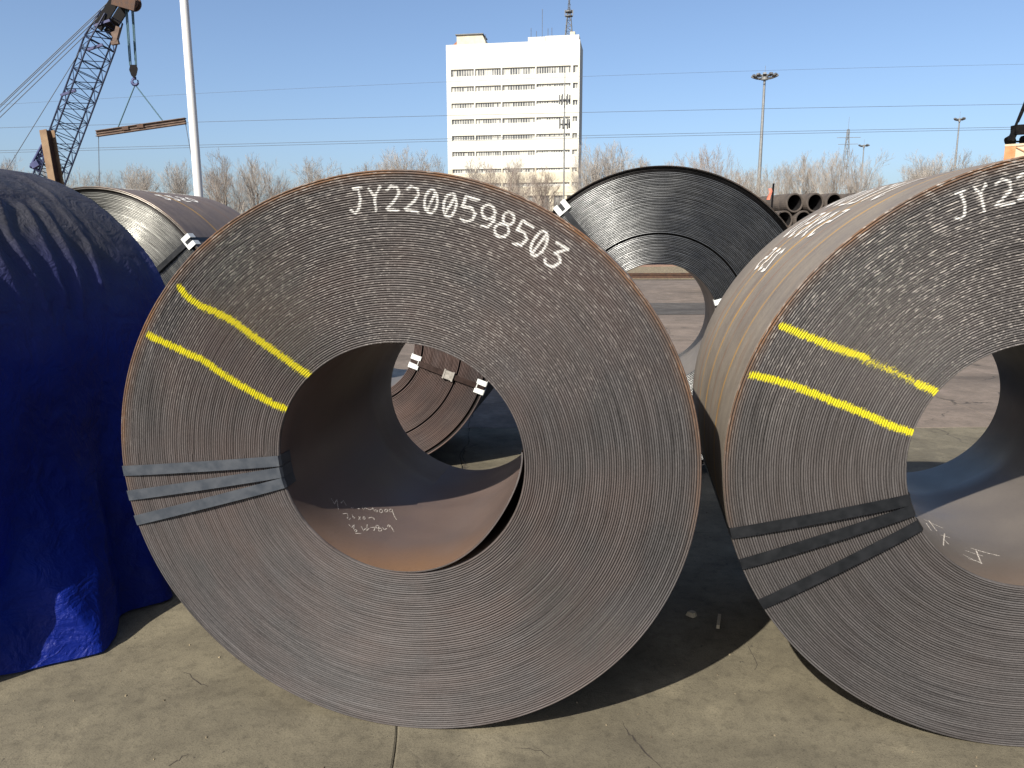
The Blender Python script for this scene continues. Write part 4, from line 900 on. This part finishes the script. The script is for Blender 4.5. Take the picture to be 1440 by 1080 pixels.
# lower storeys: piers with openings
for k in range(11):
    x0_ = Wd*k/10-.45 if k else 0; MB().box(max(0, x0_), min(Wd, x0_+.9), -.10, .5, 0, gz1-.003).build('pier', M['wall_lower'], t)
for k in range(10):
    for z0_, z1_ in ((.9, gz1*.42), (gz1*.55, gz1-.5)):
        xw = Wd*k/10+.5; w_ = MB(); w_.box(xw, xw+Wd/10-1., .30, .42, z0_, z1_); w_.build('window', M['mullion'], t).name = 'window'
        MB().box(xw+.12, xw+Wd/10-1.12, .27, .298, z0_+.12, z1_-.12).build('pane', M['glass'], t.children[-1])
    MB().box(Wd*k/10+.46, Wd*(k+1)/10-.46, .20, .5, gz1*.43, gz1*.54).build('spandrel', M['wall_lower'], t)
for ri_, (z1, z0) in enumerate(rows):
    for gi, (a, c) in enumerate(groups):
        x0_, x1_ = a*Wd, c*Wd; zz0, zz1 = z0, z1
        shade = gi == 3 and 0 < ri_
        if shade: zz0 = z0+(z1-z0)*.42
        fr_ = MB(); npn = max(2, int(round((x1_-x0_)/.52))); pw = (x1_-x0_)/npn
        fr_.box(x0_, x1_, .30, .40, zz1-.10, zz1-.004); fr_.box(x0_, x1_, .30, .40, zz0+.004, zz0+.12)
        for k in range(npn+1): xx = x0_+k*pw; fr_.box(max(x0_, xx-.07), min(x1_, xx+.07), .29, .395, zz0+.12, zz1-.10)
        if shade: fr_.box(x0_+.003, x1_-.003, .05, .53, z0+.003, zz0)
        wn = fr_.build('window', M['mullion'], t)
        pn = MB()
        for k in range(npn):
            xx = x0_+k*pw; cu = rnd.random() < (.36 if gi in (1, 2) and ri_ == 0 else .16)
            pn.box(xx+.07, xx+pw-.07, .34+(.0 if not cu else .01), .37, zz0+.12, zz1-.10, 1 if cu else 0)
        pn.build('pane', [M['glass'], M['curtain']], wn)
rf = MB(); rf.box(.36, Wd-.36, .56, DP-.36, HT-.599, HT-.45); rf.build('roof', M['wall_lower'], t)
def xb(px): return (px-637.5)/(813-637.5)*Wd
ph = MB(); hz = 2.2; x0_, x1_ = xb(650), xb(684)
ph.add([(x0_, 1.5, HT-.5), (xb(692), 1.5, HT-.5), (x1_, 1.5, HT+hz), (x0_, 1.5, HT+hz), (x0_, 6, HT-.5), (xb(692), 6, HT-.5), (x1_, 6, HT+hz), (x0_, 6, HT+hz)], [(0, 1, 2, 3), (7, 6, 5, 4), (0, 3, 7, 4), (1, 5, 6, 2), (3, 2, 6, 7)])
ph.build('lift_house', M['wall_lower'], t); MB().box(x0_-.25, x1_+.25, 1.2, 6.3, HT+hz, HT+hz+.18).build('lift_house_roof', M['lampgrey'], t)
MB().add([(xb(640), 1.5, HT-.3), (x0_-.02, 1.5, HT-.3), (x0_-.02, 1.5, HT+1.0), (xb(640), 3.5, HT-.3), (x0_-.02, 3.5, HT-.3), (x0_-.02, 3.5, HT+1.0)], [(0, 1, 2), (5, 4, 3), (0, 2, 5, 3), (1, 4, 5, 2)]).build('roof_stair', M['brickred'], t)
MB().box(xb(746), xb(768), .003, 3, HT, HT+.85).build('parapet', M['wall'], t); MB().box(xb(768.5), Wd-.2, .004, 3, HT, HT+.95).build('parapet', M['wall'], t); MB().box(xb(800), xb(806), .5, 2, HT+.952, HT+1.7).build('roof_box', M['wall_lower'], t)
for px_, hh in ((749, 2.0), (756, 1.4), (763.5, 5.6), (771, 1.8), (776, 1.9), (689, 1.2)): MB().tube([(xb(px_), 1.2, HT), (xb(px_), 1.2, HT+.9+hh)], .05, 4).build('roof_aerial', M['lampgrey'], t)
an = empty('roof_antenna', (0, 0, 0)); an.parent = t
# antenna mast: legs and lacing straight under the tower
xc = xb(797.5); ztop_a = at(797.5, 4, DB+1.5).z
for sx in (-1, 1):
    for sy in (-1, 1): MB().tube([(xc+sx*.75, 2+sy*.75, HT+.9), (xc+sx*.28, 2+sy*.28, ztop_a-1.5)], .085, 5).build('antenna_leg', M['lampgrey'], an)
la = MB()
for k in range(7):
    z_ = HT+1.2+k*1.05; w_ = .75-.47*(z_-HT-.9)/(ztop_a-1.5-HT-.9)
    for sx, sy, ex, ey in ((-1, -1, 1, -1), (1, -1, 1, 1), (1, 1, -1, 1), (-1, 1, -1, -1)): la.tube([(xc+sx*w_, 2+sy*w_, z_), (xc+ex*w_*.95, 2+ey*w_*.95, z_+1.0)], .045, 4, cap=False); la.tube([(xc+sx*w_, 2+sy*w_, z_), (xc+ex*w_, 2+ey*w_, z_)], .045, 4, cap=False)
la.build('antenna_lacing', M['lampgrey'], an)
pf_ = MB(); pf_.tube([(xc, 2, ztop_a-1.6), (xc, 2, ztop_a-1.3)], .85, 10, smooth=False); pf_.tube([(xc, 2, ztop_a-1.3), (xc, 2, ztop_a+1.4)], .06, 5); pf_.tube([(xc, 2, HT+5.0), (xc, 2, HT+5.15)], .8, 10, smooth=False)
for sx in (-.8, .8): pf_.bar((xc+sx, 1.6, HT+5.), (xc+sx, 1.6, HT+6.2), .15, .15)
pf_.build('antenna_platform', M['lampgrey'], an)

# telecom pole in front of the tower
YT = 118.; pt_ = at(794.5, 100, YT); t = empty('telecom_pole', (pt_.x, YT, 0)); tag(t, 'thin telecom pole with two clusters of small antennas in front of the tower', 'pole')
MB().tube([(0, 0, 0), (0, 0, pt_.z*.7), (0, 0, pt_.z)], [.16, .12, .05], 6).build('shaft', M['galv'], t)
for pyc, nn in ((141, 6), (175, 7)):
    z_ = at(794.5, pyc, YT).z; b = MB(); b.tube([(0.75*math.cos(a), .75*math.sin(a), z_) for a in np.linspace(0, 6.283, 13)], .05, 4, cap=False)
    for k in range(nn):
        a = 6.283*k/nn; c = Vector((.75*math.cos(a), .75*math.sin(a), z_)); b.bar((0, 0, z_), c, .05, .05); b.bar(c-Vector((0, 0, .55)), c+Vector((0, 0, .75)), .2, .12)
    b.build('antenna_cluster', M['lampgrey'], t)

# ------------------------------------------------------------------ bare winter trees
def make_tree_mesh(seed, H_, spread, lean=.55, nl=8):
    r_ = random.Random(seed); tv = MB(); segs = []
    def grow(p, d, L_, rad, lev):
        n_ = 4 if lev < 2 else 3; pts = [p]; cur = p; dr = d
        for i in range(n_):
            dr = (dr+Vector((r_.gauss(0, .11), r_.gauss(0, .11), r_.gauss(0, .07)+.09*(lev > 0)))).normalized(); cur = cur+dr*(L_/n_); pts.append(cur)
        rd = [rad*(1-.62*i/n_) for i in range(n_+1)]
        segs.append((lev, pts, rd))
        if lev >= 5: return
        k_ = [nl, 5, 4, 4, 3][lev]
        for j in range(k_):
            f = (.22 if lev == 0 else .2)+(.80 if lev == 0 else .78)*(j+r_.random()*.7)/k_; f = min(f, 1.)
            i = min(int(f*n_), n_-1); q = pts[i].lerp(pts[i+1], f*n_-i); bd = (pts[i+1]-pts[i]).normalized()
            az = r_.random()*6.283; side = bd.cross(Vector((math.cos(az), math.sin(az), .3))).normalized(); an_ = r_.uniform(.38, lean+.22)
            nd = (bd*math.cos(an_)+side*math.sin(an_)*spread+Vector((0, 0, .15))).normalized()
            fac = (1-.45*f) if lev == 0 else (1-.3*f)
            grow(q, nd, L_*fac*r_.uniform(.55, .8)*(1.1 if lev == 0 else 1), max(rad*.5*(1-.5*f), .005), lev+1)
    grow(Vector((0, 0, 0)), Vector((0, 0, 1)), H_*.62, H_*.014+.05, 0)
    for lev, pts, rd in segs:
        if lev == 0: tv.tube(pts, rd, 7)
    trunk = tv.mesh('trunk', M['bark'])
    V = []; T_ = []
    for lev, pts, rd in segs:
        if lev == 0: continue
        for i in range(len(pts)-1):
            a, c = pts[i], pts[i+1]; dv_ = (c-a).normalized(); u_ = dv_.cross(Vector((.3, .5, .81))).normalized(); v_ = dv_.cross(u_); n0 = len(V)
            ra, rc = max(rd[i], .0065), max(rd[i+1], .0050)
            for k in range(3):
                g_ = 2.094*k; e = u_*math.cos(g_)+v_*math.sin(g_); V.append(a+e*ra); V.append(c+e*rc)
            for k in range(3):
                k2 = (k+1) % 3; T_.append((n0+2*k, n0+2*k2, n0+2*k2+1, n0+2*k+1))
    return trunk, np.array([tuple(v) for v in V]), np.array(T_)
variants = []
for i, (sd, H_, spd, nl) in enumerate(((1, 12, 1.0, 8), (2, 13, .8, 9), (3, 11, 1.15, 8), (4, 12.5, .9, 9))):
    tr_, V, Q = make_tree_mesh(sd, H_, spd, .5, nl)
    H_ = float(V[:, 2].max())
    variants.append((tr_, np_mesh('crown', V, Q, M['twig'], None, False), np_mesh('crown', V, Q, M['twig_red'], None, False), H_))
spots = []
# x pixel of the trunk, pixel row of the top, distance, reddish
prof_t = [(118, 238, 96, 0), (165, 226, 90, 0), (205, 232, 100, 0), (238, 228, 92, 0), (318, 213, 84, 0), (352, 217, 88, 0), (292, 235, 96, 1), (385, 240, 98, 1), (432, 219, 92, 0), (466, 236, 100, 0), (515, 222, 98, 0), (556, 201, 90, 0), (584, 206, 94, 0), (618, 216, 100, 0),
          (655, 238, 104, 1), (686, 226, 96, 1), (716, 220, 98, 1), (745, 228, 104, 1), (772, 236, 100, 1), (826, 206, 96, 0), (858, 192, 90, 0), (884, 199, 94, 0), (912, 214, 98, 0), (944, 222, 104, 0), (975, 212, 96, 1), (1003, 206, 92, 1), (1032, 232, 100, 0), (1062, 236, 104, 0),
          (1092, 226, 96, 0), (1118, 214, 90, 0), (1140, 222, 94, 0), (1176, 206, 78, 0), (1206, 210, 80, 0), (1240, 244, 100, 0), (1276, 228, 98, 0), (1302, 218, 96, 0), (1330, 208, 92, 0), (1352, 206, 94, 0), (1385, 213, 98, 0), (1415, 222, 100, 0), (1450, 206, 94, 0), (1490, 212, 98, 0),
          (60, 232, 98, 0), (15, 228, 94, 0), (-40, 225, 96, 0), (-95, 230, 92, 0)]
def where(px):
    for lo_, hi_, w_ in ((-200, 110, 'behind the blue tarpaulin'), (110, 250, 'between boom and white mast'), (250, 400, 'just right of the white mast'), (400, 640, 'left of the white tower'), (640, 815, 'in front of the white tower'), (815, 1050, 'behind the dark rear coil'), (1050, 1230, 'above the pipe stack'), (1230, 1600, 'above the right-hand coil')):
        if lo_ <= px < hi_: return w_
for i, (px, py, Y, red) in enumerate(prof_t):
    tr_, cg, crd, H_ = variants[i % 4]; p = at(px, py, Y); hgt = p.z
    t = empty('bare_tree', (p.x, Y+rnd.uniform(-2, 2), 0), rnd.random()*6.28); sc_ = hgt/(H_*.985)
    t.scale = (sc_*1.05, sc_*1.05, sc_)
    same = sorted([q for q in prof_t if where(q[0]) == where(px)]); k = same.index((px, py, Y, red))
    nm = ['first', 'second', 'third', 'fourth', 'fifth', 'sixth', 'seventh', 'eighth', 'ninth', 'tenth'][k]
    tag(t, '%s %s tree from the left %s' % (nm, 'reddish bare' if red else 'grey bare', where(px)), 'tree', 'leafless trees along the far side of the yard')
    link('trunk', tr_, t); link('crown', crd if red else cg, t)
ORD = ['first', 'second', 'third', 'fourth', 'fifth', 'sixth', 'seventh', 'eighth', 'ninth', 'tenth', 'eleventh', 'twelfth']; cnt_back = {}
for i in range(28):
    px = -110+i*60+rnd.uniform(-9, 9); py = rnd.uniform(216, 240); Y = rnd.uniform(104, 124); tr_, cg, crd, H_ = variants[(i*3+1) % 4]; p = at(px, py, Y)
    t = empty('bare_tree', (p.x, Y, 0), rnd.random()*6.28); sc_ = p.z/(H_*.98); t.scale = (sc_, sc_, sc_)
    wk = where(px); cnt_back[wk] = cnt_back.get(wk, 0)+1
    tag(t, '%s back-row bare tree from the left %s' % (ORD[cnt_back[wk]-1], wk), 'tree', 'back row of leafless trees'); link('trunk', tr_, t); link('crown', crd if i % 5 == 2 else cg, t)
# thicket of brush and small trees filling the bottom of the tree line
def thicket(name, x0, x1, y0, y1, hmax, n_, mat, label, seed):
    rg = np.random.default_rng(seed); X = rg.uniform(x0, x1, n_); Y = rg.uniform(y0, y1, n_); hh = hmax*(.55+.45*vnoise(X*.12, Y*.05, seed))*rg.uniform(.15, 1., n_)**.6
    a = rg.uniform(0, 6.283, n_); z0 = hh*rg.uniform(0, .75, n_); L_ = rg.uniform(.5, 2.2, n_)
    P = np.stack([X, Y, z0], -1); dx = np.stack([np.cos(a)*.45, np.sin(a)*.45, rg.uniform(.45, 1.1, n_)], -1); dx /= np.linalg.norm(dx, axis=1)[:, None]
    Q_ = P+dx*L_[:, None]; wv = np.stack([-np.sin(a), np.cos(a), np.zeros(n_)], -1)*rg.uniform(.012, .035, n_)[:, None]
    w2 = np.cross(dx, wv/np.linalg.norm(wv, axis=1)[:, None])*rg.uniform(.012, .03, n_)[:, None]
    V = np.concatenate([P+wv, P-wv, P+w2, Q_]); i_ = np.arange(n_)
    T_ = np.concatenate([np.stack([i_, i_+n_, i_+3*n_], -1), np.stack([i_+n_, i_+2*n_, i_+3*n_], -1), np.stack([i_+2*n_, i_, i_+3*n_], -1)])
    tag(link(name, np_mesh(name, V, T_, M[mat], None, False)), label, 'brush', kind='stuff')
thicket('thicket', -80, 95, 84, 108, 5.2, 34000, 'twig', 'grey tangle of bare brush filling the foot of the tree line', 3)
thicket('reddish_thicket', -45, 20, 80, 92, 4.4, 12000, 'twig_red', 'reddish bare brush low in front of the trees and tower', 4)
thicket('right_thicket', 30, 62, 66, 76, 4.6, 9000, 'twig_red', 'reddish brown brush low above the right-hand coil', 6)
